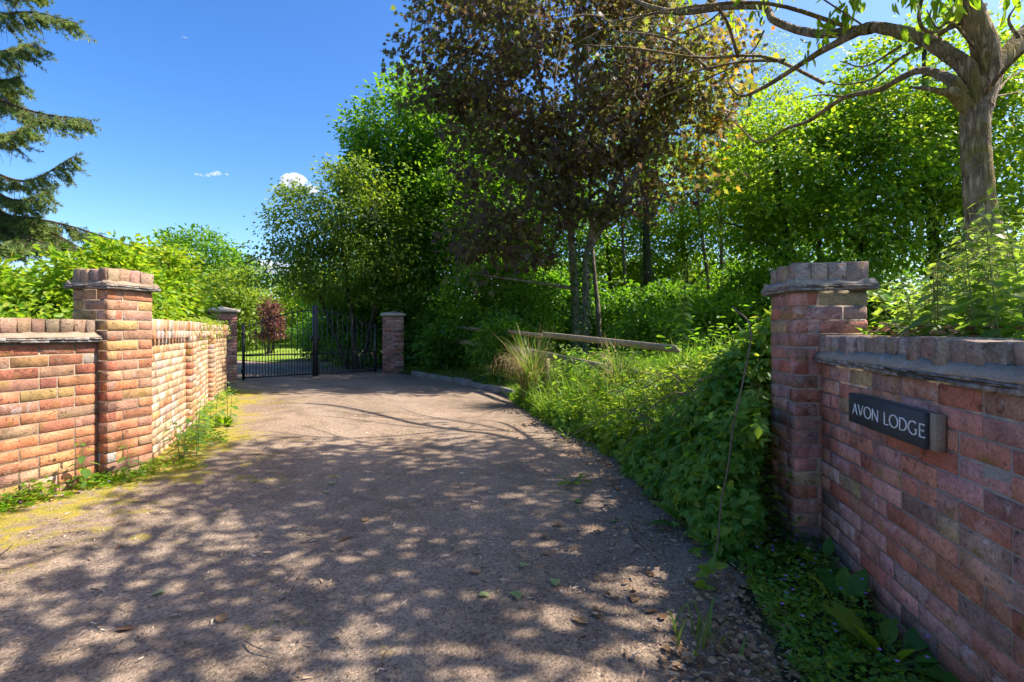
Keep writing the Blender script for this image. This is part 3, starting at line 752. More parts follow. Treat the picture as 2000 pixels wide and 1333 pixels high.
LM['seed'] = leaf_mat('seed_tassel', [(.15, .17, .05), (.24, .23, .08), (.30, .24, .10)], [(.2, .22, .05), (.3, .3, .08), (.35, .3, .1)], .3)
LM['flower'] = leaf_mat('purple_petal', [(.30, .16, .62), (.40, .20, .68), (.46, .26, .72)], [(.3, .15, .6), (.4, .2, .65), (.5, .3, .7)], .3)
LM['dead'] = leaf_mat('leaf_dead', [(.12, .062, .032), (.20, .11, .055), (.30, .18, .09), (.42, .29, .18)], [(.1, .05, .02), (.2, .11, .04), (.3, .2, .08), (.4, .28, .14)], .15, .7, .2)
LM['litter'] = leaf_mat('litter_chip', [(.04, .025, .016), (.13, .075, .045), (.38, .27, .18), (.55, .46, .36)], [(.1, .05, .02), (.2, .11, .04), (.3, .2, .08), (.4, .28, .14)], .05, .8, .15)
LM['fallen_green'] = leaf_mat('leaf_fallen_green', [(.12, .20, .06), (.20, .27, .10), (.30, .33, .16)], [(.2, .3, .05), (.3, .4, .1), (.4, .4, .15)], .25, .5)
M['bark_grey'] = bark_mat('bark_grey', (.23, .19, .145), (.31, .26, .20), (.14, .13, .040))
M['bark_near'] = bark_mat('bark_furrowed', (.36, .25, .165), (.45, .33, .23), (.26, .20, .05), 1.0, .035)
M['bark_dark'] = bark_mat('bark_dark', (.085, .068, .052), (.13, .105, .08), (.06, .075, .025))
M['bark_pale'] = bark_mat('bark_pale', (.22, .19, .14), (.30, .26, .19), (.13, .14, .05))
M['bark_spruce'] = bark_mat('bark_spruce', (.15, .09, .06), (.21, .135, .09))
M['stem_green'] = m_simple('stem_green', (.10, .17, .035), (.17, .20, .05), 8, 60, .6, .2, .002)
M['stem_brown'] = m_simple('stem_brown', (.12, .08, .05), (.21, .14, .09), 10, 60, .8, .4, .003)
M['stem_dark'] = m_simple('stem_dark', (.07, .06, .04), (.12, .10, .06), 10, 60, .8, .4, .003)
M['ivy_dark'] = LM['ivy']

def in_blobs(rng, blobs, n, shell=.55):
    w = np.array([b[3]*b[4]*b[5]*(b[6] if len(b) > 6 else 1) for b in blobs]); k = rng.choice(len(blobs), n, p=w/w.sum())
    B = np.array([b[:6] for b in blobs])[k]
    d = unit(rng.normal(size=(n, 3))); r = np.where(rng.random(n) < shell, rng.uniform(.78, 1.02, n), rng.random(n)**(1/3))
    return B[:, :3]+d*r[:, None]*B[:, 3:6], d

def leaves_around(rng, C, D, per, cr, size, tmpl, droop=.35, flat=.6, lcf=None, clump_lc=.35, sq=.6):
    """leaves scattered round clump centres C (outward directions D)"""
    per = int(per*1.12); size = size*1.15; cr = cr*.95
    n = len(C)*per
    ci = np.repeat(np.arange(len(C)), per)
    off = np.clip(rng.normal(size=(n, 3)), -1.7, 1.7)*cr*np.array([1, 1, sq])*rng.uniform(.6, 1.3, len(C))[ci][:, None]
    pos = C[ci]+off
    dr = unit(off/cr*.7+D[ci]*.7+rng.normal(size=(n, 3))*.6); dr[:, 2] -= droop; dr = unit(dr)
    nr = rng.normal(size=(n, 3))*(1-flat); nr[:, 2] += flat; nr = unit(nr+D[ci]*.25)
    sz = size*rng.uniform(.6, 1.25, n)
    lc = np.clip(rng.random(len(C))[ci]*clump_lc+rng.random(n)*(1-clump_lc), 0, 1)
    if lcf is not None: lc = lcf(pos, lc, rng)
    return pos, dr, nr, sz, lc

def tree(name, label, base, trunk_pts, r0, blobs, nclump, per, cr, size, tmpl, mat, bark, seed, cat='tree', nlimb=16, droop=.35, shell=.55,
         lcf=None, sides=9, group=None, extra=None, flat=.6, zmin=None, twig=True, clump_lc=.35, sq=.6, crown_name='crown', stems=None):
    if tmpl is T_OVATE: tmpl, size = T_KITE, size*1.15      # far leaves: two faces are enough
    rng = np.random.default_rng(seed); base = np.array(base, float)
    e = empty(name, base); tag(e, label, cat, group)
    tp = spline(np.array(trunk_pts, float), 14); tr = np.linspace(r0, r0*.28, len(tp)); tr[0] *= 1.35
    mb = MB(); mb.tube(tp-base, tr, sides, noise=.04, rng=rng)
    for s in (stems or []):
        sp = spline(np.array(s[0], float), 10); mb.tube(sp-base, np.linspace(s[1], s[1]*.3, 10), 7)
    C, D = in_blobs(rng, blobs, nclump, shell)
    if zmin is not None: C[:, 2] = np.maximum(C[:, 2], zmin+rng.random(len(C))*.3)
    node_p = list(tp[3:]); node_r = list(tr[3:])
    for (s) in (stems or []):
        sp = spline(np.array(s[0], float), 10); node_p += list(sp[3:]); node_r += list(np.linspace(s[1], s[1]*.3, 10)[3:])
    order = rng.permutation(len(C))[:nlimb]
    for k in order:
        tgt = C[k]; NP = np.array(node_p[:len(tp)-3+200]); dist = np.linalg.norm(NP-tgt, axis=1)+np.clip(NP[:, 2]-tgt[2]+.5*np.linalg.norm(NP[:, :2]-tgt[:2], axis=1), 0, None)*2.0
        j = int(np.argmin(dist)); st = NP[j]; L = np.linalg.norm(tgt-st)
        mid = (st+tgt)/2+np.array([0, 0, .10*L])+rng.normal(0, .06*L, 3)
        pth = spline([st, mid, tgt], 7); rr = min(node_r[j]*.6, .02+L*.014)
        mb.tube(pth-base, np.linspace(rr, .006, 7), 5)
        node_p += list(pth[2:]); node_r += list(np.linspace(rr, .006, 7)[2:])
    if twig:
        NP = np.array(node_p)
        for k in range(len(C)):
            j = int(np.argmin(((NP-C[k])**2).sum(1))); st = NP[j]; tgt = C[k]
            L = np.linalg.norm(tgt-st)
            if L < .15: continue
            mid = (st+tgt)/2+np.array([0, 0, .06*L])+rng.normal(0, .05*L, 3)
            mb.tube(np.array([st, mid, tgt])-base, [.004+.004*L, .004+.002*L, .003], 3, cap=False)
    if extra: extra(mb, base, rng)
    mb.build('trunk', bark, e, smooth=True)
    pos, dr, nr, sz, lc = leaves_around(rng, C, D, per, cr, size, tmpl, droop, flat, lcf, clump_lc, sq)
    leaf_obj(crown_name, pos, dr, nr, sz, tmpl, lc, mat, e, base)
    return e

def shrub(name, label, x, y, rx, ry, h, nclump, per, cr, size, tmpl, mat, seed, z0=None, bark=None, nst=7, droop=.3, cat='shrub', group=None, spread=.5, lcf=None, flat=.5, top=None, low=.0):
    if tmpl is T_OVATE and y > 10: tmpl, size = T_KITE, size*1.15
    rng = np.random.default_rng(seed); z0 = float(terr(x, y)) if z0 is None else z0
    base = np.array([x, y, z0]); e = empty(name, base); tag(e, label, cat, group)
    blobs = [(x, y, z0+h*.5, rx, ry, h*.52)]+[(x+rng.uniform(-.5, .5)*rx, y+rng.uniform(-.5, .5)*ry, z0+h*rng.uniform(.45, .75), rx*.55, ry*.55, h*.35, 1.5) for _ in range(4)]
    C, D = in_blobs(rng, blobs, nclump, .6); C[:, 2] = np.maximum(C[:, 2], z0+.05+low)
    mb = MB(); nodes = []
    for k in range(nst):
        tg = C[rng.integers(len(C))]; b0 = np.array([x, y, z0-.03])+np.array([rng.normal(0, rx*.12), rng.normal(0, ry*.12), 0])
        pth = spline([b0, b0*.45+tg*.55+np.array([0, 0, .2*h]), tg], 7); r0 = .012+.012*h
        mb.tube(pth-base, np.linspace(r0, .006, 7), 5); nodes += list(pth)
    NP = np.array(nodes)
    for k in range(0, len(C), 2):
        j = int(np.argmin(((NP-C[k])**2).sum(1))); mb.tube(np.array([NP[j], (NP[j]+C[k])/2+[0, 0, .05], C[k]])-base, [.008, .006, .003], 3, cap=False)
    mb.build('stem', bark or M['bark_dark'], e, smooth=True)
    pos, dr, nr, sz, lc = leaves_around(rng, C, D, per, cr, size, tmpl, droop, flat, lcf)
    leaf_obj('foliage', pos, dr, nr, sz, tmpl, lc, mat, e, base)
    return e

# ---- copper maple
def copper_lc(pos, lc, rng):
    s = sstep(3.0, 5.2, pos[:, 0])*sstep(.2, .9, rng.random(len(pos)))   # young red shoots, plus the sunlit right rim put into the leaf colour
    return np.clip(lc*.52+s*.42, 0, 1)
def ivy_on(mb_pts, name, par, base, rad, n, seed, z1):
    rng = np.random.default_rng(seed); t = rng.random(n)**1.2; p = np.array([np.interp(t*z1, mb_pts[:, 2], mb_pts[:, k]) for k in range(3)]).T
    a = rng.uniform(0, 2*np.pi, n); d = np.stack([np.cos(a), np.sin(a), np.zeros(n)], 1)
    pos = p+d*(rad*(1.05+rng.random(n)*.35))[:, None]
    dr = rng.normal(size=(n, 3))*.5; dr[:, 2] -= .6; nr = d+rng.normal(size=(n, 3))*.4
    leaf_obj(name, pos, dr, nr, rng.uniform(.05, .085, n), T_KITE, rng.random(n), LM['ivy'], par, base)
mt = np.array([(1.58, 12.2, .2), (1.55, 12.2, 2.0), (1.45, 12.2, 3.6), (1.50, 12.3, 5.5), (1.60, 12.2, 8.0), (1.7, 12.2, 10.6)])
ms = [([(1.78, 12.15, .2), (1.80, 12.15, 2.2), (1.86, 12.1, 3.4), (2.4, 12.0, 4.6), (2.9, 12.0, 6.5), (3.1, 12, 8.5)], .105),
      ([(1.85, 12.1, 3.2), (2.3, 12.0, 3.9), (3.0, 11.8, 5.0), (3.9, 11.7, 6.4)], .085),
      ([(1.45, 12.2, 3.8), (.7, 12.3, 5.0), (-.6, 12.2, 6.8), (-1.8, 12.1, 8.4)], .08),
      ([(1.5, 12.2, 4.6), (1.0, 12.6, 6.2), (.6, 12.8, 8.5), (.4, 12.6, 10.5)], .08)]
mp_blobs = [(1.3, 12.2, 7.6, 3.1, 2.7, 2.6), (-.9, 12.1, 8.2, 1.9, 1.7, 1.6), (3.6, 12.0, 7.6, 2.0, 1.8, 2.3), (1.2, 12.2, 10.0, 2.7, 2.4, 1.7),
            (.1, 11.9, 4.9, 1.5, 1.7, 2.0), (-.1, 11.8, 3.6, 1.2, 1.4, 1.15, 1.2), (3.7, 11.8, 5.4, 1.4, 1.5, 1.3), (2.2, 11.4, 5.2, 1.6, 1.3, 1.4), (-1.6, 12.2, 7.0, 1.0, 1.2, 1.0), (-.7, 11.7, 4.4, 1.0, 1.1, 1.2), (-.5, 11.5, 3.1, .9, 1.0, .8)]
ma = tree('maple_tree', 'tall copper-leaved maple with forked ivy-clad trunk in the centre of the wood edge', (1.6, 12.2, .15), mt, .115, mp_blobs, 720, 36, .30, .125, T_MAPLE, LM['copper'], M['bark_grey'], 21,
          nlimb=60, droop=.5, shell=.75, lcf=copper_lc, stems=ms, flat=.45)
ivy_on(np.array([[1.68, 12.15, 0], [1.68, 12.15, 3.6]]), 'ivy', ma, np.array([1.6, 12.2, .15]), .19, 2600, 5, 3.4)

# ---- trees left of the maple
tree('oak_tree', 'tall bright green tree behind the maple, its crown showing against the blue sky', (-3.2, 17.5, .2), [(-3.2, 17.5, 0), (-3.3, 17.5, 3), (-3.6, 17.4, 6), (-3.7, 17.5, 9.3)], .19,
     [(-3.6, 17.5, 7.9, 2.0, 1.8, 2.3), (-4.4, 17.2, 6.3, 1.5, 1.5, 1.8), (-2.0, 17.4, 6.8, 2.2, 1.8, 2.6), (-4.9, 17.0, 7.8, .9, .9, .8), (-2.8, 17.2, 4.6, 1.7, 1.6, 1.5), (-.6, 17.6, 6.0, 1.6, 1.6, 2.6)],
     620, 46, .33, .14, T_OVATE, LM['green'], M['bark_grey'], 22, nlimb=34, stems=[([(-2.5, 17.4, 0), (-2.1, 17.4, 3), (-1.9, 17.4, 6.5)], .12)])
tree('elder_tree', 'spreading yellow-green small tree with arching branches behind the gate pillar', (-5.0, 15.9, .1), [(-5.0, 15.9, 0), (-5.1, 15.9, 1.6), (-5.3, 15.7, 3.4), (-5.4, 15.6, 5.4)], .10,
     [(-5.4, 15.6, 4.9, 1.5, 1.4, 1.5), (-6.5, 15.4, 4.3, .9, 1.0, 1.2), (-4.2, 15.5, 4.3, 1.3, 1.3, 1.4), (-6.0, 15.5, 3.0, 1.1, 1.1, .9), (-4.6, 15.2, 3.0, 1.5, 1.2, 1.0), (-6.9, 15.3, 5.0, .5, .6, .5), (-7.2, 15.2, 3.2, .8, .8, .8), (-3.3, 15.3, 3.5, 1.1, 1.0, 1.3), (-4.6, 15.4, 5.9, .9, .9, .7), (-7.4, 15.1, 4.1, .5, .6, .5)],
     520, 46, .27, .09, T_OVATE, LM['pale'], M['bark_dark'], 23, nlimb=30, droop=.55, stems=[([(-5.2, 15.8, 0), (-5.9, 15.6, 2), (-6.6, 15.4, 4)], .06), ([(-4.8, 15.8, 0), (-4.3, 15.6, 2), (-3.9, 15.5, 4.2)], .07)],
     lcf=lambda p, l, r: np.where(r.random(len(p)) < .3, l, l*.6))

tree('hazel_tree', 'leafy mid-green tree filling the gap between the gate pillar and the copper maple', (-2.4, 15.9, .2), [(-2.4, 15.9, 0), (-2.4, 15.9, 1.8), (-2.5, 15.8, 3.6), (-2.4, 15.7, 5.6)], .09,
     [(-2.5, 15.8, 4.9, 1.3, 1.1, 1.4), (-1.5, 15.6, 3.9, 1.1, 1.0, 1.2), (-3.3, 15.7, 3.2, .9, .9, .9), (-1.9, 15.7, 6.2, .9, .9, .8)], 300, 44, .28, .10, T_OVATE, LM['green'], M['bark_dark'], 27, nlimb=22)

# ---- dark shrubs along the wood edge
SH = [  # x, y, rx, ry, h, clumps, per, size, mat, template, label
 (-5.9, 17.6, 1.1, 1.0, 2.9, 150, 40, .12, 'deep', T_OVATE, 'dark evergreen shrub seen through the right leaf of the gate'),
 (-4.3, 17.2, 1.3, 1.1, 3.3, 190, 40, .12, 'deep', T_OVATE, 'tall dark shrub directly behind the right gate pillar'),
 (-2.7, 15.5, 1.1, .9, 2.6, 170, 42, .11, 'deep', T_OVATE, 'dark leafy shrub just right of the right gate pillar'),
 (-1.6, 14.9, 1.1, .7, 2.1, 160, 42, .10, 'deep', T_OVATE, 'dark ivy-covered bush hiding the far fence rails'),
 (-.55, 13.6, 1.2, .9, 3.0, 200, 42, .12, 'green', T_LANCE, 'elder bush with drooping leaflets left of the forked trunk'),
 (.35, 12.3, .75, .7, 2.3, 130, 40, .11, 'green', T_LANCE, 'feathery green bush in front of the forked maple trunk'),
 (2.8, 15.5, 1.4, 1.1, 2.6, 170, 40, .11, 'deep', T_OVATE, 'dark undergrowth bush right of the slender pale trunk'),
 (4.6, 15.0, 1.5, 1.2, 2.5, 180, 40, .11, 'deep', T_OVATE, 'dark undergrowth bush at the foot of the ivy-clad trunk'),
 (6.6, 14.5, 1.5, 1.2, 2.9, 180, 40, .11, 'deep', T_OVATE, 'shady bush below the twin thin stems'),
 (8.0, 12.5, 1.5, 1.2, 2.7, 180, 40, .11, 'deep', T_OVATE, 'dark bush left of the leaning trunks behind the right pillar'),
 (-1.95, 13.75, .42, .35, 1.2, 60, 40, .10, 'deep', T_OVATE, 'small ivy bush smothering the far end of the rail fence'),
 (-.2, 11.1, .50, .40, 1.35, 80, 40, .11, 'green', T_LANCE, 'leafy bush growing through the rail fence behind the sedge'),
 (5.7, 12.9, 1.2, .9, 1.9, 150, 42, .10, 'bright', T_OVATE, 'fresh green bush behind the brambles below the twin stems'),
 (3.4, 12.2, 1.1, .8, 1.6, 130, 42, .10, 'green', T_LANCE, 'leafy green bush right of the maple trunk behind the tall grass'),
 (1.2, 15.8, 1.2, 1.0, 3.0, 150, 40, .11, 'deep', T_OVATE, 'dark bush filling the gap behind the maple trunk'),
 (-7.6, 20.5, 1.25, 1.1, 2.0, 170, 42, .10, 'deep', T_OVATE, 'rounded dark bush on the lawn beyond the left leaf of the gate')]
for k, (x, y, rx, ry, h, nc_, per, sz_, mm, tm, lab) in enumerate(SH):
    shrub('shrub', lab, x, y, rx, ry, h, nc_, per, .22, sz_, tm, LM[mm], 100+k, low=0)

# ---- wood on the right
def lcl(k): return lambda p, l, r: np.clip(l*k, 0, 1)
tree('birch_tree', 'slender pale trunk standing alone to the right of the maple', (2.36, 13.6, .2), [(2.4, 13.6, 0), (2.36, 13.6, 1.6), (2.2, 13.6, 3.4), (2.15, 13.7, 5.4), (2.3, 13.8, 8)], .085,
     [(2.3, 13.9, 6.5, 1.0, 1.0, 1.6), (2.6, 13.9, 8.3, 1.0, .9, 1.3)], 60, 30, .25, .09, T_KITE, LM['green'], M['bark_pale'], 31, nlimb=8)
ivt = tree('ash_tree', 'straight trunk wrapped in dark ivy among the thin stems', (4.9, 18.0, .2), [(4.95, 18, 0), (4.9, 18, 3), (4.85, 18, 6), (5.0, 18.1, 10.5)], .20,
     [(4.9, 18.2, 9.0, 1.8, 1.6, 2.0), (5.2, 18, 11, 1.8, 1.6, 1.6)], 120, 34, .32, .12, T_KITE, LM['green'], M['bark_dark'], 32, nlimb=14,
     stems=[([(4.9, 18, 5.0), (5.6, 18, 6.5), (6.3, 18, 8)], .05)])
ivy_on(np.array([[4.92, 18, 0], [4.88, 18, 7.0]]), 'ivy', ivt, np.array([4.9, 18.0, .2]), .21, 2600, 6, 6.5)
for k, (x0, x1, y, r, lab) in enumerate([(4.35, 4.05, 18.5, .075, 'thin bare-stemmed young tree just left of the ivy-clad trunk'), (7.45, 6.7, 18.0, .085, 'thin leaning tree, left of the twin stems behind the brambles'), (7.7, 7.65, 18.2, .095, 'thin upright tree, right of the twin stems behind the brambles')]):
    tree('young_tree', lab, (x0, y, .2), [(x0, y, 0), ((x0+x1)/2, y, 3.2), (x1, y, 6.2), (x1+.1, y, 9)], r, [(x1, y, 8.2, 1.2, 1.1, 1.8), (x1-.4, y, 6.3, 1.0, .9, .9)], 70, 30, .28, .10, T_KITE, LM['green'], M['bark_grey'], 33+k, nlimb=12, group='thin stems in the wood')
tree('willow_tree', 'wispy pale willow with fine hanging leaves against the sky', (8.2, 17.5, .2), [(8.2, 17.5, 0), (8.3, 17.5, 4), (8.3, 17.5, 8), (8.5, 17.5, 11)], .16,
     [(8.5, 17.4, 9.2, 1.3, 1.2, 2.2), (9.4, 17.2, 7.6, .9, 1.0, 1.3), (7.6, 17.3, 7.4, .9, 1.0, 1.4), (8.2, 17.3, 5.8, 1.2, 1.0, 1.2)], 210, 34, .30, .095, T_LANCE, LM['pale'], M['bark_grey'], 37, nlimb=30, droop=.9, sq=1.1)
tree('lime_tree', 'broad fresh green tree with leaning trunk behind the right pillar', (7.9, 13.0, .3), [(8.1, 13, 0), (7.9, 13, 1.8), (7.2, 13.0, 3.6), (6.8, 12.9, 6.0)], .15,
     [(7.0, 12.9, 5.4, 1.5, 1.5, 1.6), (8.6, 12.7, 5.0, 1.7, 1.5, 1.6), (7.8, 12.6, 3.4, 1.9, 1.4, 1.0), (6.1, 12.9, 4.3, 1.0, 1.1, 1.0), (8.9, 12.8, 6.6, 1.2, 1.2, 1.0)], 430, 46, .28, .105, T_OVATE, LM['bright'], M['bark_dark'], 38, nlimb=34,
     stems=[([(8.4, 13, 0), (8.0, 12.9, 2.4), (7.9, 12.8, 5)], .10), ([(8.0, 13, .4), (8.8, 12.8, 2.6), (9.2, 12.7, 5)], .09)])
tree('sycamore_tree', 'large bright green tree behind the furrowed near trunk, reaching out of frame', (11.2, 13.0, .3), [(11.2, 13, 0), (11.1, 13, 2.5), (10.8, 12.9, 5), (10.6, 12.8, 8.4)], .20,
     [(10.6, 12.8, 7.4, 2.0, 1.8, 1.8), (9.5, 12.6, 5.6, 1.6, 1.5, 1.6), (11.9, 12.5, 5.6, 1.7, 1.5, 1.8), (10.7, 12.3, 4.0, 2.2, 1.3, 1.2), (12.8, 12.6, 3.8, 1.7, 1.3, 1.6), (13.0, 12.8, 7.0, 1.8, 1.5, 1.6)], 600, 46, .29, .112, T_OVATE, LM['bright'], M['bark_dark'], 39, nlimb=40)
tree('hawthorn_tree', 'dark small-leaved tree low in the wood right of the twin stems', (9.6, 15.5, .3), [(9.6, 15.5, 0), (9.4, 15.5, 1.6), (9.0, 15.4, 3.2), (8.8, 15.4, 4.6)], .11,
     [(9.2, 15.4, 3.6, 1.7, 1.3, 1.3), (10.8, 15.3, 3.0, 1.4, 1.2, 1.2), (7.8, 15.4, 3.0, 1.1, 1.1, 1.1), (12.0, 15, 2.2, 1.5, 1.2, 1.2)], 260, 40, .28, .10, T_KITE, LM['deep'], M['bark_dark'], 40, nlimb=24, stems=[([(9.8, 15.5, 0), (10.4, 15.4, 2.2), (10.9, 15.3, 3.6)], .07)])
for k, (x, y, r, h, lab) in enumerate([(5.2, 24.5, 2.4, 5.0, 'sunny yellow-green bush in the clearing behind the ivy-clad trunk'), (9.2, 24.0, 2.4, 4.6, 'sunny green bush in the clearing behind the twin stems'), (2.2, 25.5, 2.0, 4.4, 'sunny green bush glimpsed behind the slender pale trunk')]):
    shrub('shrub', lab, x, y, r, 1.6, h, 210, 40, .34, .16, T_KITE, LM['lime' if k == 0 else 'bright'], 140+k)

for k, (x, y, r, h, mm, lab) in enumerate([(1.0, 20.5, 2.3, 10.5, 'green', 'tall green tree deep in the wood directly behind the copper maple'), (4.3, 22.5, 2.4, 10.0, 'bright', 'tall sunlit tree deep in the wood above the ivy-clad trunk'),
        (7.6, 22.0, 2.2, 9.5, 'bright', 'tall tree deep in the wood behind the twin stems'), (11.0, 20.5, 2.5, 11.5, 'bright', 'tall tree deep in the wood between willow and sycamore'), (-1.2, 20.0, 1.9, 9.0, 'green', 'green tree showing between the maple and the oak')]):
    tree('wood_tree', lab, (x, y, .3), [(x, y, 0), (x+.1, y, h*.35), (x-.1, y, h*.65), (x, y, h*.9)], .15, [(x, y, h*.74, r, r*.8, h*.24), (x-r*.5, y, h*.55, r*.75, r*.7, h*.2), (x+r*.5, y, h*.5, r*.75, r*.7, h*.2)],
         260, 40, .40, .15, T_KITE, LM[mm], M['bark_dark'], 240+k, nlimb=20, group='tall trees deep in the wood')

# ---- garden beyond the left wall
GS = [(-6.35, 7.9, .9, .8, 2.6, 230, .115, 'lime', 'lime-green leafy shrub rising behind the left brick pillar'),
      (-6.7, 9.2, .9, .8, 2.9, 240, .115, 'lime', 'tall lime-green shrub over the far stretch of the left wall'),
      (-7.6, 7.6, .9, .8, 2.1, 180, .11, 'lime', 'yellow-green shrub below the hanging spruce branches'),
      (-4.9, 4.9, .55, .5, 1.42, 110, .075, 'lime', 'golden small-leaved shrub peeping over the near left wall'),
      (-5.35, 6.9, .5, .5, 1.55, 90, .09, 'lime', 'low yellow-green shrub just behind the sunlit wall coping'),
      (-8.3, 11.8, .8, .7, 2.0, 110, .11, 'lime', 'lime shrub just behind the left gate pillar'),
      (-9.2, 8.2, 1.0, .8, 1.9, 140, .10, 'pale', 'greyish shrub in the far left corner under the spruce')]
for k, (x, y, rx, ry, h, nc_, sz_, mm, lab) in enumerate(GS):
    shrub('shrub', lab, x, y, rx, ry, h, int(nc_*1.15), 46, .17, sz_*.78, T_OVATE, LM[mm], 160+k, z0=.05, flat=.45)
tree('round_tree', 'round-headed green tree standing beyond the garden on the left', (-19.8, 32, 0), [(-19.8, 32, 0), (-19.8, 32, 3), (-19.9, 32, 6)], .2,
     [(-20.2, 32, 5.9, 2.3, 2.0, 1.9), (-18.0, 32, 4.2, 2.0, 1.7, 1.9), (-22, 32, 4.2, 1.8, 1.6, 1.6)], 330, 40, .40, .20, T_KITE, LM['green'], M['bark_dark'], 50, nlimb=20)
FT = [(-15.4, 27.5, 1.9, 4.6, 'pale', 'grey-green willow-like tree behind the left gate pillar'), (-24.5, 30, 2.4, 5.2, 'green', 'broad tree at the far left garden edge'),
      (-17.2, 37, 3.0, 5.2, 'lime', 'sunlit yellow-green tree above the left leaf of the gate'), (-12.9, 33, 2.4, 5.8, 'lime', 'sunlit yellow-green tree over the red shrub'),
      (-13.5, 44, 3.4, 7.4, 'green', 'distant green tree under the white cloud'), (-9.5, 30, 2.6, 6.0, 'green', 'green tree at the back of the lawn behind the gate'),
      (-29, 34, 4.0, 6.0, 'green', 'far tree behind the leftmost garden shrubs')]
for k, (x, y, r, h, mm, lab) in enumerate(FT):
    tree('garden_tree', lab, (x, y, 0), [(x, y, 0), (x, y, h*.4), (x+.1, y, h*.8)], .12+.01*h, [(x, y, h*.62, r, r*.8, h*.36), (x+r*.4, y, h*.4, r*.8, r*.7, h*.35), (x-r*.4, y, h*.38, r*.8, r*.7, h*.33)],
         230, 40, .42, .20, T_KITE, LM[mm], M['bark_dark'], 60+k, nlimb=14, group='trees of the garden beyond the gate')
shrub('red_shrub', 'small dark red-leaved shrub beyond the gate', -11.9, 24.5, .55, .5, 2.5, 70, 36, .2, .11, T_KITE, LM['red'], 190, low=.9)
for k, x in enumerate((-22.5, -19.5, -16.8)):
    shrub('hedge', ['clipped light green hedge at the back of the lawn, left end', 'middle of the light green hedge at the back of the lawn', 'right end of the light green hedge at the back of the lawn'][k], x, 42, 1.9, 1.0, 2.6, 160, 36, .28, .18, T_KITE, LM['lime'], 195+k, z0=.35, cat='hedge')

# far woodland that closes the horizon
rng = np.random.default_rng(77); n = 1500
ang = rng.uniform(R(20), R(160), n); rad = rng.uniform(62, 100, n)
C = np.stack([np.cos(ang)*rad, np.sin(ang)*rad, rng.random(n)**.8*(3.2+2.4*vnoise(ang*14, ang*0, 4))+.6], 1)
pos, dr, nr, sz, lc = leaves_around(rng, C, unit(C*np.array([-1, -1, .3])), 34, 1.0, .55, T_KITE)
tag(leaf_obj('far_woodland', pos, dr, nr, sz, T_KITE, lc, LM['green']), 'distant band of green woodland closing the view', 'woodland', kind='stuff')
# woodland floor backdrop on the right
n = 420
C = np.stack([rng.uniform(0, 34, n), rng.uniform(27, 36, n), rng.random(n)**.9*5.5+.3], 1)
pos, dr, nr, sz, lc = leaves_around(rng, C, np.tile([0, -1, .3], (n, 1)), 40, .6, .26, T_KITE)
tag(leaf_obj('wood_thicket', pos, dr, nr, sz, T_KITE, lc, LM['deep']), 'dense green thicket deep inside the wood', 'thicket', kind='stuff')

# ------------------------------------------------------------------ spruce on the left edge
rng = np.random.default_rng(8)
sb = np.array([-9.75, 9.2, .05]); sp = empty('spruce_tree', sb); tag(sp, 'dark spruce at the left edge with drooping needled branches', 'tree')
tm = MB(); tm.tube(np.array([[0, 0, 0], [.02, 0, 3], [0, .02, 7], [0, 0, 12.5]]), [.17, .14, .10, .02], 9); bmb = MB()
TW = []   # twig segments: start, end
def spruce_branch(root, tip, sag, r):
    mid = (root+tip)/2-np.array([0, 0, sag]); pth = spline([root, mid, tip], 12)
    bmb.tube(pth-sb, np.linspace(r, .006, 12), 5)
    L = np.linalg.norm(tip-root); ax = unit(tip-root); side = unit(np.cross(ax, [0, 0, 1]))
    for t in np.linspace(.12, 1, int(L*30)):
        p = np.array([np.interp(t, np.linspace(0, 1, 12), pth[:, k]) for k in range(3)])
        s = rng.choice([-1, 1]); l = rng.uniform(.22, .5)*(1.08-t*.62)
        e = p+side*s*l*rng.uniform(.3, .9)+ax*l*rng.uniform(.3, .7)-np.array([0, 0, l*rng.uniform(.35, 1.0)])
        TW.append((p, e)); bmb.tube(np.array([p, (p+e)/2+ax*.03, e])-sb, [.007, .005, .003], 3, cap=False)
        for q in range(2):
            f = rng.uniform(.3, .95); pp = p*(1-f)+e*f; ee = pp+ax*rng.uniform(.05, .16)+side*rng.normal(0, .08)-np.array([0, 0, rng.uniform(.04, .16)])
            TW.append((pp, ee))
    for t in np.linspace(.5, 1, 5):
        p = np.array([np.interp(t, np.linspace(0, 1, 12), pth[:, k]) for k in range(3)]); TW.append((p, p+ax*.2+[0, 0, .03]))
    if L > 1.2:       # dead hanging twigs
        for _ in range(16):
            t = rng.uniform(.15, .7); p = np.array([np.interp(t, np.linspace(0, 1, 12), pth[:, k]) for k in range(3)])
            l = rng.uniform(.2, .6); bmb.tube(np.array([p, p+[rng.normal(0, .04), rng.normal(0, .04), -l*.5], p+[rng.normal(0, .07), rng.normal(0, .07), -l]])-sb, [.005, .004, .002], 3, cap=False)
def tk(z): return np.array([sb[0], sb[1], z])
for (zr, tip, sag) in [(7.0, P(150, 45, 8.6), -.15), (6.3, P(70, 85, 8.4), .0), (5.6, P(178, 235, 8.7), .10), (4.9, P(60, 245, 8.2), .1), (4.2, P(145, 305, 8.8), .32), (3.9, P(95, 375, 8.5), .2), (3.6, P(75, 425, 8.6), .12),
                       (3.3, P(185, 500, 8.7), -.18), (3.15, P(100, 480, 8.2), -.05), (2.9, P(30, 470, 8.0), .1), (7.6, P(60, -20, 8.8), .0), (8.2, P(100, -70, 8.9), 0), (3.4, P(255, 480, 9.3), -.12), (2.7, P(60, 560, 9.2), .1), (6.0, P(40, 150, 8.8), .1)]:
    spruce_branch(tk(zr), tip, sag, .03)
